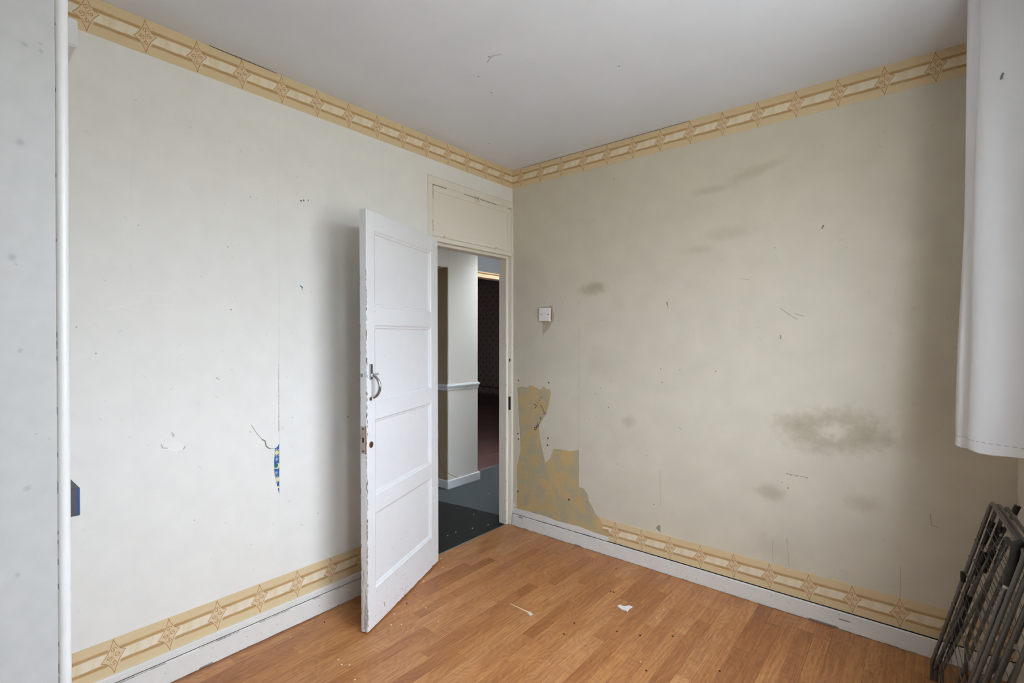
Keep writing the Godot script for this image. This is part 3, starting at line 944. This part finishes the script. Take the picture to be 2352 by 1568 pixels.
	for k in 4:
		var a := Vector2(-0.6905, ys[k * 2 + 1])
		var b := Vector2(-0.0925, ys[k * 2 + 2])
		var g := Geo.new(uvd)
		var i1 := 0.004
		var i2 := 0.013
		var i3 := 0.016
		g.box(Vector3(a.x, a.y, -th + 0.01), Vector3(b.x, b.y, -0.0125))
		var pn := part(d, "panel", g, M.door)
		# quarter moulding round the panel
		var mo := Geo.new(uvd)
		for s in [[0.0, -0.0005, i1, -0.0045], [i1, -0.0045, i2, -0.0068], [i2, -0.0068, i3, -0.0124]]:
			var c0 := [Vector2(a.x + s[0], a.y + s[0]), Vector2(b.x - s[0], a.y + s[0]), Vector2(b.x - s[0], b.y - s[0]), Vector2(a.x + s[0], b.y - s[0])]
			var c1 := [Vector2(a.x + s[2], a.y + s[2]), Vector2(b.x - s[2], a.y + s[2]), Vector2(b.x - s[2], b.y - s[2]), Vector2(a.x + s[2], b.y - s[2])]
			for e in 4:
				var e2 := (e + 1) % 4
				mo.quad_out(Vector3(c0[e].x, c0[e].y, s[1]), Vector3(c0[e2].x, c0[e2].y, s[1]), Vector3(c1[e2].x, c1[e2].y, s[3]), Vector3(c1[e].x, c1[e].y, s[3]), Vector3(0, 0, 1))
		part(pn, "moulding", mo, M.door)

	# pull handle with thumb latch
	var hx := -0.727
	var hd := part(d, "handle", Geo.new().box(Vector3(hx - 0.010, 1.185, 0.0), Vector3(hx + 0.010, 1.256, 0.006), 0.002), mat(rgb(120, 120, 122), 0.35, 0.9))
	hd.set_meta("label", "chrome pull handle")
	var grip := []
	for i in 15:
		var t := i / 14.0
		grip.append(Vector3(hx - 0.002 + 0.004 * t, lerpf(1.203, 1.101, t), 0.006 + 0.042 * pow(sin(PI * clampf(t * 0.98 + 0.01, 0, 1)), 0.5)))
	part(hd, "grip", Geo.new().tube(grip, 0.0075, 12), M.chrome)
	part(hd, "collar", Geo.new().box(Vector3(hx - 0.010, 1.196, 0.003), Vector3(hx + 0.010, 1.214, 0.014), 0.003), M.chrome)
	part(hd, "thumb_piece", Geo.new().tube([Vector3(hx, 1.207, 0.012), Vector3(hx + 0.004, 1.209, 0.030), Vector3(hx + 0.010, 1.212, 0.036)], 0.005, 8), M.chrome)
	part(hd, "foot", Geo.new().disc(Vector3(hx - 0.004, 1.094, 0.0), Vector3(0, 0, 1), 0.008, 0.005, 12), M.rust)
	var es := part(d, "escutcheon", Geo.new().disc(Vector3(-0.727, 0.880, 0.0), Vector3(0, 0, 1), 0.015, 0.003, 18), M.brass)
	es.set_meta("label", "brass keyhole plate")
	part(es, "keyhole", Geo.new().box(Vector3(-0.7295, 0.870, 0.002), Vector3(-0.7245, 0.888, 0.0036)), M.black)
	# lock face in the leaf's edge
	var lk := part(d, "lock_face", Geo.new().box(Vector3(-wd - 0.003, 0.843, -0.030), Vector3(-wd - 0.0008, 0.970, -0.010), 0.0008), mat(rgb(186, 170, 162), 0.4, 0.6))
	part(lk, "latch_slot", Geo.new().box(Vector3(-wd - 0.0036, 0.895, -0.024), Vector3(-wd - 0.0028, 0.918, -0.016)), M.dark_gap)
	part(lk, "screw", Geo.new().disc(Vector3(-wd - 0.0028, 0.958, -0.020), Vector3(-1, 0, 0), 0.0045, 0.001, 10), M.rust)
	part(lk, "screw", Geo.new().disc(Vector3(-wd - 0.0028, 0.855, -0.020), Vector3(-1, 0, 0), 0.0045, 0.001, 10), M.rust)
	part(lk, "bare_wood", Geo.new().box(Vector3(-wd - 0.0016, 0.84, -0.0095), Vector3(-wd - 0.0008, 0.972, -0.0035)), M.brick)
	var lb := part(d, "latch_bolt", Geo.new().box(Vector3(-wd - 0.010, 1.198, -0.026), Vector3(-wd - 0.001, 1.214, -0.012), 0.003), M.steel)
	lb.set_meta("label", "small steel latch bolt")


# ------------------------------------------------------------------ hallway and the room beyond
func hall():
	var fh := struct("floor_hall", "dark hallway carpet with its edge of shade painted in two tones", "carpet")
	part(fh, "subfloor", Geo.new().box(Vector3(-1.7, -0.12, -2.2), Vector3(2.5, -0.012, -0.0)), M.dark_gap)
	part(fh, "shaded_carpet", Geo.new().prism(pv2([[-1.7, 0.036], [0.085, 0.036], [0.085, 0.11], [0.075, 0.18], [0.072, 0.26], [0.055, 0.38], [0.045, 0.52], [0.022, 0.66], [0.0, 0.80], [-0.03, 1.0], [-0.06, 2.2], [-1.7, 2.2]]), FLOOR, -0.012, 0.0), M.carpet)  # near piece: shade on the carpet put into a darker colour
	part(fh, "lit_carpet", Geo.new().prism(pv2([[2.5, 0.036], [0.0855, 0.036], [0.0855, 0.11], [0.0755, 0.18], [0.0725, 0.26], [0.0555, 0.38], [0.0455, 0.52], [0.0225, 0.66], [0.0005, 0.80], [-0.0295, 1.0], [-0.0595, 2.2], [0.66, 2.2], [0.66, 1.19], [2.5, 1.19]]), FLOOR, -0.012, 0.0), M.carpet2)  # same carpet in its lit tone, past the painted shade edge
	var ch := struct("ceiling_hall", "hallway ceiling beyond the door", "ceiling")
	var hc := mat(rgb(206, 206, 206), 0.9)
	for r in [[-1.7, 0.86, -6.0, -0.10], [1.60, 4.8, -6.0, -0.10], [0.86, 1.60, -6.0, -0.76], [0.86, 1.60, -0.16, -0.10]]:
		part(ch, "plaster", Geo.new().box(Vector3(r[0], H, r[2]), Vector3(r[1], H + 0.12, r[3])), hc)
	part(ch, "added_lintel", Geo.new().box(Vector3(0.70, 2.26, -1.2), Vector3(0.78, H, -0.10)), hc)  # added beam, hidden from view, to shade the top of the pier
	var rl := struct("window_4", "added unseen rooflight lighting the hallway", "window")  # added out of view to light the hall and its pier
	part(rl, "kerb", Geo.new().box(Vector3(0.83, H + 0.12, -0.78), Vector3(0.86, H + 0.20, -0.14)), M.white)
	part(rl, "kerb", Geo.new().box(Vector3(1.60, H + 0.12, -0.78), Vector3(1.63, H + 0.20, -0.14)), M.white)
	var rg := mat(Color(0.97, 0.99, 1.0, 0.06), 0.0)
	rg.transparency = BaseMaterial3D.TRANSPARENCY_ALPHA
	part(rl, "pane", Geo.new().box(Vector3(0.83, H + 0.20, -0.78), Vector3(1.63, H + 0.206, -0.14)), rg)

	var w := struct("wall_hall", "hallway wall with a white pier, dado rail and openings", "wall")
	var pz := -0.985
	# pier front and its left return, each above and below the dado
	part(w, "pier", Geo.new().box(Vector3(0.276, 0, -2.1), Vector3(0.665, H, pz), 0.003), M.hall_white)
	part(w, "header", Geo.new().box(Vector3(-1.7, 2.012, -1.12), Vector3(0.277, H, pz - 0.001)), M.hall_white)
	part(w, "end_wall", Geo.new().box(Vector3(-1.82, 0, -2.2), Vector3(-1.7, H, -0.10)), M.hall_white)
	part(w, "end_wall", Geo.new().box(Vector3(2.5, 0, HALL - 0.1), Vector3(2.62, H, -0.0)), M.hall_white)
	part(w, "front_wall", Geo.new().box(Vector3(0.0, 0, -0.10), Vector3(2.5, H, 0.0)), M.hall_white)
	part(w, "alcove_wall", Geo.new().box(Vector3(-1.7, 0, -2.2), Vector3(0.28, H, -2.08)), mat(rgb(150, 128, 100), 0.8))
	part(w, "shaded_return", Geo.new().box(Vector3(0.268, 0, -2.1), Vector3(0.2765, 2.012, pz - 0.004)), mat(rgb(178, 158, 130), 0.8))  # brown skin: shade on the pier's left return put into colour
	# dado rail: three steps, wrapped round the pier
	for s in [[0.912, 0.950, 0.010], [0.926, 0.942, 0.018], [0.893, 0.913, 0.006]]:
		part(w, "dado_rail", Geo.new().box(Vector3(0.268 - s[2], s[0], pz - 0.3), Vector3(0.665 + s[2] * 0.8, s[1], pz + s[2]), 0.003), M.white)
	part(w, "skirting", Geo.new().box(Vector3(0.258, 0, pz - 0.6), Vector3(0.684, 0.076, pz + 0.016), 0.004), M.white)
	var cable := Geo.new()
	cable.tube([Vector3(0.262, 0.52, -1.11), Vector3(0.262, 0.432, -1.099), Vector3(0.262, 0.313, -1.087), Vector3(0.262, 0.237, -1.058), Vector3(0.262, 0.157, -0.985), Vector3(0.275, 0.145, -0.978), Vector3(0.333, 0.106, -0.980), Vector3(0.38, 0.082, -0.981)], 0.0024, 6)
	var cb := part(self, "cable", cable, mat(rgb(176, 148, 108), 0.5))
	tag(cb, "thin brown cable drooping onto the hallway skirting", "cable")

	# doorway to the dark room: head, overpanel, floor, far wall
	var wf := struct("wall_far", "wall between hallway and the dark room", "wall")
	# glazed fanlight over the far doorway: the dim room shows through it
	var fg := mat(Color(0.97, 0.99, 1.0, 0.06), 0.0)
	fg.transparency = BaseMaterial3D.TRANSPARENCY_ALPHA
	part(wf, "overpanel", Geo.new().box(Vector3(0.665, 2.50, HALL - 0.05), Vector3(2.5, H, HALL)), M.hall_white)
	part(wf, "overpanel", Geo.new().box(Vector3(1.70, 2.055, HALL - 0.05), Vector3(2.5, 2.50, HALL)), M.hall_white)
	part(wf, "fanlight_pane", Geo.new().box(Vector3(0.665, 2.055, HALL - 0.03), Vector3(1.70, 2.50, HALL - 0.024)), fg)
	var ph := part(wf, "door_head", Geo.new().box(Vector3(0.665, 2.000, HALL - 0.08), Vector3(2.5, 2.050, HALL + 0.012), 0.004), mat(rgb(206, 178, 140), 0.6))
	part(ph, "head_bead", Geo.new().box(Vector3(0.665, 2.044, HALL - 0.02), Vector3(2.5, 2.060, HALL + 0.022), 0.004), mat(rgb(186, 150, 104), 0.6))
	part(wf, "pier_wall", Geo.new().box(Vector3(1.75, 0, HALL - 0.1), Vector3(2.5, 2.0, HALL)), M.hall_white)
	part(wf, "threshold", Geo.new().box(Vector3(0.66, -0.004, HALL + 0.004), Vector3(2.5, 0.004, HALL + 0.016), 0.001), mat(rgb(150, 144, 140), 0.6))
	var rf := struct("floor_far", "dark reddish boarded floor of the room beyond", "floor")
	for k in 27:
		var off := Vector2(k * 0.37, k * 0.61)
		var z1 := HALL - 0.001 - k * 0.18
		part(rf, "board", Geo.new(func(p: Vector3, _n: Vector3) -> Vector2: return Vector2(p.x / 1.6, p.z / 0.8) + off).box(Vector3(0.66, -0.12, z1 - 0.179), Vector3(4.7, -0.001 - 0.001 * (k % 2), z1), 0.002), M.far_wood)
	var ws := struct("wall_sprig", "distant wall papered with dark printed sprigs", "wall")
	part(ws, "papered_wall", Geo.new(M.uv_sprig).box(Vector3(4.6, -0.12, -6.0), Vector3(4.7, H, HALL)), M.sprig)
	part(ws, "skirting", Geo.new().box(Vector3(4.594, -0.05, -6.0), Vector3(4.6, 0.24, HALL), 0.001), mat(rgb(104, 84, 76), 0.8))
	part(ws, "dado_rail", Geo.new().box(Vector3(4.597, 0.366, -6.0), Vector3(4.6, 0.385, HALL), 0.001), mat(rgb(64, 48, 46), 0.8))
	var wo := struct("wall_outer", "outer walls of the room beyond", "wall")
	part(wo, "masonry", Geo.new().box(Vector3(0.55, 0, -6.12), Vector3(1.7, H, -6.0)), M.hall_white)
	part(wo, "masonry", Geo.new().box(Vector3(2.1, 0, -6.12), Vector3(4.7, H, -6.0)), M.hall_white)
	part(wo, "masonry", Geo.new().box(Vector3(1.7, 0, -6.12), Vector3(2.1, 1.1, -6.0)), M.hall_white)
	part(wo, "masonry", Geo.new().box(Vector3(1.7, 1.7, -6.12), Vector3(2.1, H, -6.0)), M.hall_white)
	part(wo, "masonry", Geo.new().box(Vector3(0.55, 0, -6.0), Vector3(0.66, H, -2.1)), M.hall_white)
	part(wo, "masonry", Geo.new().box(Vector3(2.5, 0, HALL - 0.1), Vector3(4.7, H, HALL)), M.hall_white)
	var ng := mat(Color(0.97, 0.99, 1.0, 0.06), 0.0)
	ng.transparency = BaseMaterial3D.TRANSPARENCY_ALPHA
	var wn := struct("window_3", "added unseen window lighting the room beyond", "window")  # added out of view so some daylight reaches the far room
	part(wn, "frame_bar", Geo.new().box(Vector3(1.88, 1.1, -6.09), Vector3(1.92, 1.7, -6.04), 0.003), M.white)
	part(wn, "frame_bar", Geo.new().box(Vector3(1.7, 1.1, -6.09), Vector3(2.1, 1.14, -6.04), 0.003), M.white)
	part(wn, "pane", Geo.new().box(Vector3(1.7, 1.1, -6.07), Vector3(2.1, 1.7, -6.066)), ng)


# ------------------------------------------------------------------ things
func things():
	# light switch
	var s := base_of("light_switch", Vector3(-0.0018, 1.537, 0.307))
	tag(s, "white square single light switch with torn paper round it", "light switch")
	s.basis = Basis(Vector3.RIGHT, deg_to_rad(1.5))
	part(s, "back_box", Geo.new().box(Vector3(-0.010, -0.040, -0.040), Vector3(0.001, 0.038, 0.046)), M.brick)
	part(s, "plate", Geo.new().box(Vector3(-0.020, -0.047, -0.050), Vector3(-0.010, 0.046, 0.046), 0.003), M.plastic)
	var rk := Geo.new()
	rk.prism(pv2([[-0.0205, 0.016], [-0.0245, 0.014], [-0.0215, -0.016], [-0.018, -0.016], [-0.018, 0.016]]), Transform3D(Vector3(1, 0, 0), Vector3(0, 1, 0), Vector3(0, 0, 1), Vector3.ZERO), -0.0075, 0.0075)
	part(s, "rocker", rk, M.plastic)
	for z in [-0.030, 0.030]:
		part(s, "screw", Geo.new().disc(Vector3(-0.0199, 0.0, z), Vector3(-1, 0, 0), 0.0042, 0.0008, 10), mat(rgb(46, 42, 38), 0.5, 0.4))

	# curtain drawn to the side of the window
	var cu := base_of("curtain", Vector3(0, 0, 0))
	tag(cu, "white curtain bunched at the window edge with a stitched hem", "curtain")
	var plan := [[-0.575, 2.580], [-0.560, 2.560], [-0.545, 2.525], [-0.530, 2.490], [-0.510, 2.462], [-0.488, 2.446], [-0.470, 2.440], [-0.452, 2.446], [-0.440, 2.442], [-0.430, 2.424], [-0.416, 2.412], [-0.400, 2.420], [-0.388, 2.450], [-0.372, 2.490], [-0.356, 2.510], [-0.340, 2.490], [-0.322, 2.450], [-0.304, 2.445], [-0.290, 2.480], [-0.275, 2.530], [-0.255, 2.560]]
	var y_lo := 0.992
	var y_hi := 2.588
	var rows := 40
	var grid := []
	for j in rows + 1:
		var t := float(j) / rows
		var y := lerpf(y_lo, y_hi, t)
		var line := []
		for i in plan.size():
			var k := float(i)
			var sway := 0.006 * sin(t * 4.0 + k * 0.55) * (1.0 - t * 0.5) + 0.004 * sin(t * 9.0 + k * 0.9) * (1.0 - t)
			var z: float = plan[i][1] + 0.022 * (t - 0.25) + sway
			var hem := -0.0015 if j == 1 else 0.0
			var yy := y
			if j == 0:
				yy += 0.004 * sin(k * 1.3)
			if j == 1:
				yy = y_lo + 0.034
			line.append(Vector3(plan[i][0] - hem, yy, z - hem))
		grid.append(line)
	var cg := Geo.new()
	for side in [1.0, -1.0]:
		for j in rows:
			for i in plan.size() - 1:
				var q := []
				var nn := []
				for e in [[j, i], [j, i + 1], [j + 1, i + 1], [j + 1, i]]:
					var p: Vector3 = grid[e[0]][e[1]]
					var l: Vector3 = grid[e[0]][maxi(e[1] - 1, 0)]
					var r: Vector3 = grid[e[0]][mini(e[1] + 1, plan.size() - 1)]
					var n: Vector3 = Vector3.UP.cross(r - l).normalized() * -side
					q.append(p + n * 0.0012)
					nn.append(n)
				cg.smooth(q[0], nn[0], q[1], nn[1], q[2], nn[2])
				cg.smooth(q[0], nn[0], q[2], nn[2], q[3], nn[3])
	var cloth := mat(rgb(226, 228, 230), 0.85)
	cloth.backlight_enabled = true
	cloth.backlight = Color(0.10, 0.10, 0.10)
	part(cu, "cloth", cg, cloth)
	var stitch := Geo.new()
	for i in plan.size() - 1:
		for k in 2:
			var p: Vector3 = grid[1][i].lerp(grid[1][i + 1], 0.1 + k * 0.5)
			var q: Vector3 = grid[1][i].lerp(grid[1][i + 1], 0.38 + k * 0.5)
			stitch.tube([p, q], 0.0019, 5)
	part(cu, "hem_stitching", stitch, mat(rgb(176, 178, 180), 0.8))
	part(cu, "hanging_mark", Geo.new().tube([Vector3(-0.5395, 2.213, 2.501), Vector3(-0.5405, 2.222, 2.503), Vector3(-0.541, 2.231, 2.506)], 0.0028, 6), mat(rgb(120, 124, 130), 0.7))

	var rail := base_of("curtain_rail", Vector3(0, 0, 0))
	tag(rail, "dark curtain rail over the white curtain", "curtain rail")
	part(rail, "track", Geo.new().box(Vector3(-2.5, 2.590, 2.50), Vector3(-0.25, 2.599, 2.53), 0.003), mat(rgb(70, 66, 62), 0.5))
	for x in [-2.3, -1.4, -0.35]:
		part(rail, "bracket", Geo.new().box(Vector3(x - 0.01, 2.591, 2.53), Vector3(x + 0.01, 2.598, ZB), 0.002), M.steel)

	# fixtures that show past the painted board, both on the left wall
	var wb := base_of("wall_boxing", Vector3(0, 0, 0))
	tag(wb, "white painted square boxing end below the ceiling border, beside the tall board", "boxing")
	part(wb, "casing", Geo.new().box(Vector3(-2.62, 2.268, 0.0035), Vector3(-2.464, 2.356, 0.30), 0.006), M.white)
	var db := base_of("wall_box", Vector3(0, 0, 0))
	tag(db, "dark grey box with a blue edge on the white wall, beside the tall board", "box")
	part(db, "casing", Geo.new().box(Vector3(-2.62, 0.823, 0.0017), Vector3(-2.466, 0.910, 0.30), 0.0015), mat(rgb(74, 76, 84), 0.5))
	part(db, "edge_strip", Geo.new().box(Vector3(-2.4695, 0.824, 0.2985), Vector3(-2.4655, 0.909, 0.3012)), mat(rgb(40, 88, 150), 0.5))

	airer()

	# litter on the floor
	var fk := Geo.new()
	fk.prism(pv2([[-0.508,-1.120],[-0.488,-1.125],[-0.491,-1.146],[-0.465,-1.165],[-0.465,-1.184],[-0.496,-1.180],[-0.521,-1.185],[-0.517,-1.171],[-0.520,-1.149]]), FLOOR, 0.0, 0.003)
	tag(part(self, "plaster_flake", fk, mat(rgb(226, 226, 226), 0.8)), "ragged white plaster flake lying on the laminate floor", "flake")
	var n := 0
	for p in [[-1.283,0.300],[-1.315,0.400],[-1.146,0.379],[-1.349,0.365],[-0.975,0.159],[-0.792,0.117],[-0.722,0.020],[-1.187,0.520],[-1.637,0.468],[-1.656,0.441],[-1.648,0.402],[-1.705,0.092],[-1.672,0.565],[-0.452,0.628],[-0.387,1.315],[-0.480,1.318],[-0.836,1.400]]:
		var a := rng.randf() * TAU
		var pts := []
		for k in 5:
			var r := rng.randf_range(0.0025, 0.0045)
			pts.append(Vector2(p[0] + cos(a + k * TAU / 5) * r, -p[1] + sin(a + k * TAU / 5) * r * 0.8))
		var c := part(self, numbered("paint_crumb", n), Geo.new().prism(PackedVector2Array(pts), FLOOR, 0.0, 0.0022), mat(rgb(226, 216, 198), 0.8))
		tag(c, "tiny pale paint crumb on the laminate floor", "crumb", "pale crumbs on the laminate")
		n += 1
	n = 0
	for p in [[-0.776,1.031],[-0.705,1.221],[-0.665,1.318],[-0.574,1.436],[-0.872,1.442],[-0.397,1.024],[-0.396,1.039],[-0.143,0.922],[-0.681,1.676],[-0.881,1.041],[-1.182,0.271],[-1.542,0.100]]:
		var g := Geo.new()
		g.prism(pv2([[p[0] - 0.004, -p[1] - 0.002], [p[0] + 0.002, -p[1] - 0.004], [p[0] + 0.004, -p[1] + 0.002], [p[0] - 0.001, -p[1] + 0.004]]), FLOOR, 0.0, 0.0025)
		tag(part(self, numbered("grit_speck", n), g, mat(rgb(48, 36, 26), 0.9)), "tiny dark grit speck on the laminate floor", "grit", "dark grit on the laminate")
		n += 1
	n = 0
	for p in [[0.407,-0.604],[-0.046,-0.351],[-0.246,-0.170],[-0.372,-0.210],[-0.451,-0.209],[-0.125,-0.127]]:
		var g := Geo.new()
		g.prism(pv2([[p[0] - 0.004, -p[1] - 0.002], [p[0] + 0.003, -p[1] - 0.003], [p[0] + 0.004, -p[1] + 0.001], [p[0] - 0.001, -p[1] + 0.003]]), FLOOR, 0.0, 0.003)
		tag(part(self, numbered("carpet_crumb", n), g, mat(rgb(206, 200, 190), 0.8)), "tiny pale crumb on the dark hallway carpet", "crumb", "pale crumbs on the hallway carpet")
		n += 1


# a folded clothes airer leaning on the wall under the window
func airer():
	var a := base_of("clothes_airer", Vector3(-0.45, 0, 2.45))
	tag(a, "folded grey metal clothes airer with black joints leaning in the corner", "clothes airer")
	var o := Vector3(-0.45, 0, 2.45)
	var xf := -0.20
	var xn := -0.76
	var frames := [[0.757, 2.517, 0.088, 2.351], [0.753, 2.534, 0.068, 2.365], [0.748, 2.556, 0.066, 2.381], [0.638, 2.556, 0.207, 2.452]]
	for k in frames.size():
		var f: Array = frames[k]
		var path := []
		var skew := 0.022
		path.append(Vector3(xf, 0.007, f[3] - 0.003) - o)
		path.append(Vector3(xf, f[2] - 0.012, f[3] - 0.002) - o)
		path.append(Vector3(xf, f[2] + 0.014, f[3] + 0.004) - o)
		var top := Vector3(xf, f[0], f[1])
		var dir := (Vector3(xf, f[2], f[3]) - top).normalized()
		for i in 5:
			var t := i / 4.0 * PI * 0.5
			path.append(top + dir * 0.028 * (1.0 - sin(t)) + Vector3(-0.028 * (1.0 - cos(t)), 0, 0) - o)
		var top2 := Vector3(xn, f[0], f[1] + skew)
		for i in 5:
			var t := i / 4.0 * PI * 0.5
			path.append(top2 + dir * 0.028 * (1.0 - cos(t)) + Vector3(0.028 * (1.0 - sin(t)), 0, 0) - o)
		path.append(Vector3(xn, f[2] + 0.014, f[3] + 0.004 + skew) - o)
		path.append(Vector3(xn, f[2] - 0.012, f[3] - 0.002 + skew) - o)
		path.append(Vector3(xn, 0.007, f[3] - 0.003 + skew) - o)
		var fr := part(a, "frame", Geo.new().tube(path, 0.0066, 10), M.tube)
		for w in (9 if k < 3 else 6):
			var t := (w + 1.3) / 10.0
			var p := Vector3(xf, lerpf(f[0], f[2], t), lerpf(f[1], f[3], t))
			var q := Vector3(xn, lerpf(f[0], f[2], t), lerpf(f[1], f[3], t) + skew)
			part(fr, "wire", Geo.new().tube([p - o, q - o], 0.0012, 6), M.wire)
			part(fr, "weld", Geo.new().disc(p - o - Vector3(0.004, 0, 0.007), Vector3(0, 0, -1), 0.0026, 0.0016, 6), M.black)
	# folded wings: rods hinged on the long sides by black joints
	for r in [[Vector3(-0.212, 0.640, 2.536), Vector3(-0.212, 0.060, 2.356)], [Vector3(-0.222, 0.632, 2.562), Vector3(-0.222, 0.05, 2.372)], [Vector3(-0.232, 0.600, 2.575), Vector3(-0.232, 0.05, 2.425)], [Vector3(-0.72, 0.631, 2.504), Vector3(-0.72, 0.28, 2.420)], [Vector3(-0.735, 0.602, 2.525), Vector3(-0.735, 0.20, 2.430)], [Vector3(-0.72, 0.576, 2.549), Vector3(-0.72, 0.22, 2.455)], [Vector3(-0.73, 0.465, 2.521), Vector3(-0.70, 0.25, 2.420)], [Vector3(-0.745, 0.479, 2.545), Vector3(-0.745, 0.20, 2.462)]]:
		var rod := part(a, "wing_rod", Geo.new().tube([r[0] - o, r[1] - o], 0.0062, 8), M.tube)
		part(rod, "end_cap", Geo.new().tube([r[0] - o, r[0] - o + (r[0] - r[1]).normalized() * 0.010], 0.0075, 8), M.cap)
	for p in [[-0.21, 0.640, 2.508], [-0.21, 0.629, 2.531], [-0.21, 0.520, 2.485], [-0.21, 0.536, 2.511], [-0.21, 0.340, 2.446], [-0.21, 0.230, 2.425]]:
		var c := Vector3(p[0], p[1], p[2]) - o
		part(a, "joint", Geo.new().tube([c + Vector3(0, 0.045, 0.010), c + Vector3(-0.002, 0.020, 0.003), c + Vector3(0, -0.020, -0.006), c + Vector3(0, -0.05, -0.014)], 0.0098, 8, 0.006), M.black)
	part(a, "clip", Geo.new().box(Vector3(-0.208, 0.428, 2.430) - o, Vector3(-0.192, 0.470, 2.446) - o, 0.004), M.black)
	var g := Geo.new()
	g.tube([Vector3(-0.715, 0.776, 2.540) - o, Vector3(-0.718, 0.768, 2.528) - o, Vector3(-0.72, 0.735, 2.523) - o, Vector3(-0.72, 0.690, 2.518) - o, Vector3(-0.72, 0.640, 2.508) - o], 0.0125, 12)
	part(a, "hand_grip", g, M.black)
	part(a, "foot_cap", Geo.new().tube([Vector3(-0.16, 0.715, 2.579) - o, Vector3(-0.16, 0.748, 2.590) - o], 0.010, 10), M.black)
	part(a, "stay", Geo.new().tube([Vector3(-0.16, 0.72, 2.580) - o, Vector3(-0.17, 0.42, 2.47) - o], 0.0065, 8), M.tube)


func _ready():
	rng.seed = 20240
	view_and_light()
	materials()
	paper_textures()
	wood()
	shell()
	trims()
	doorway()
	hall()
	things()
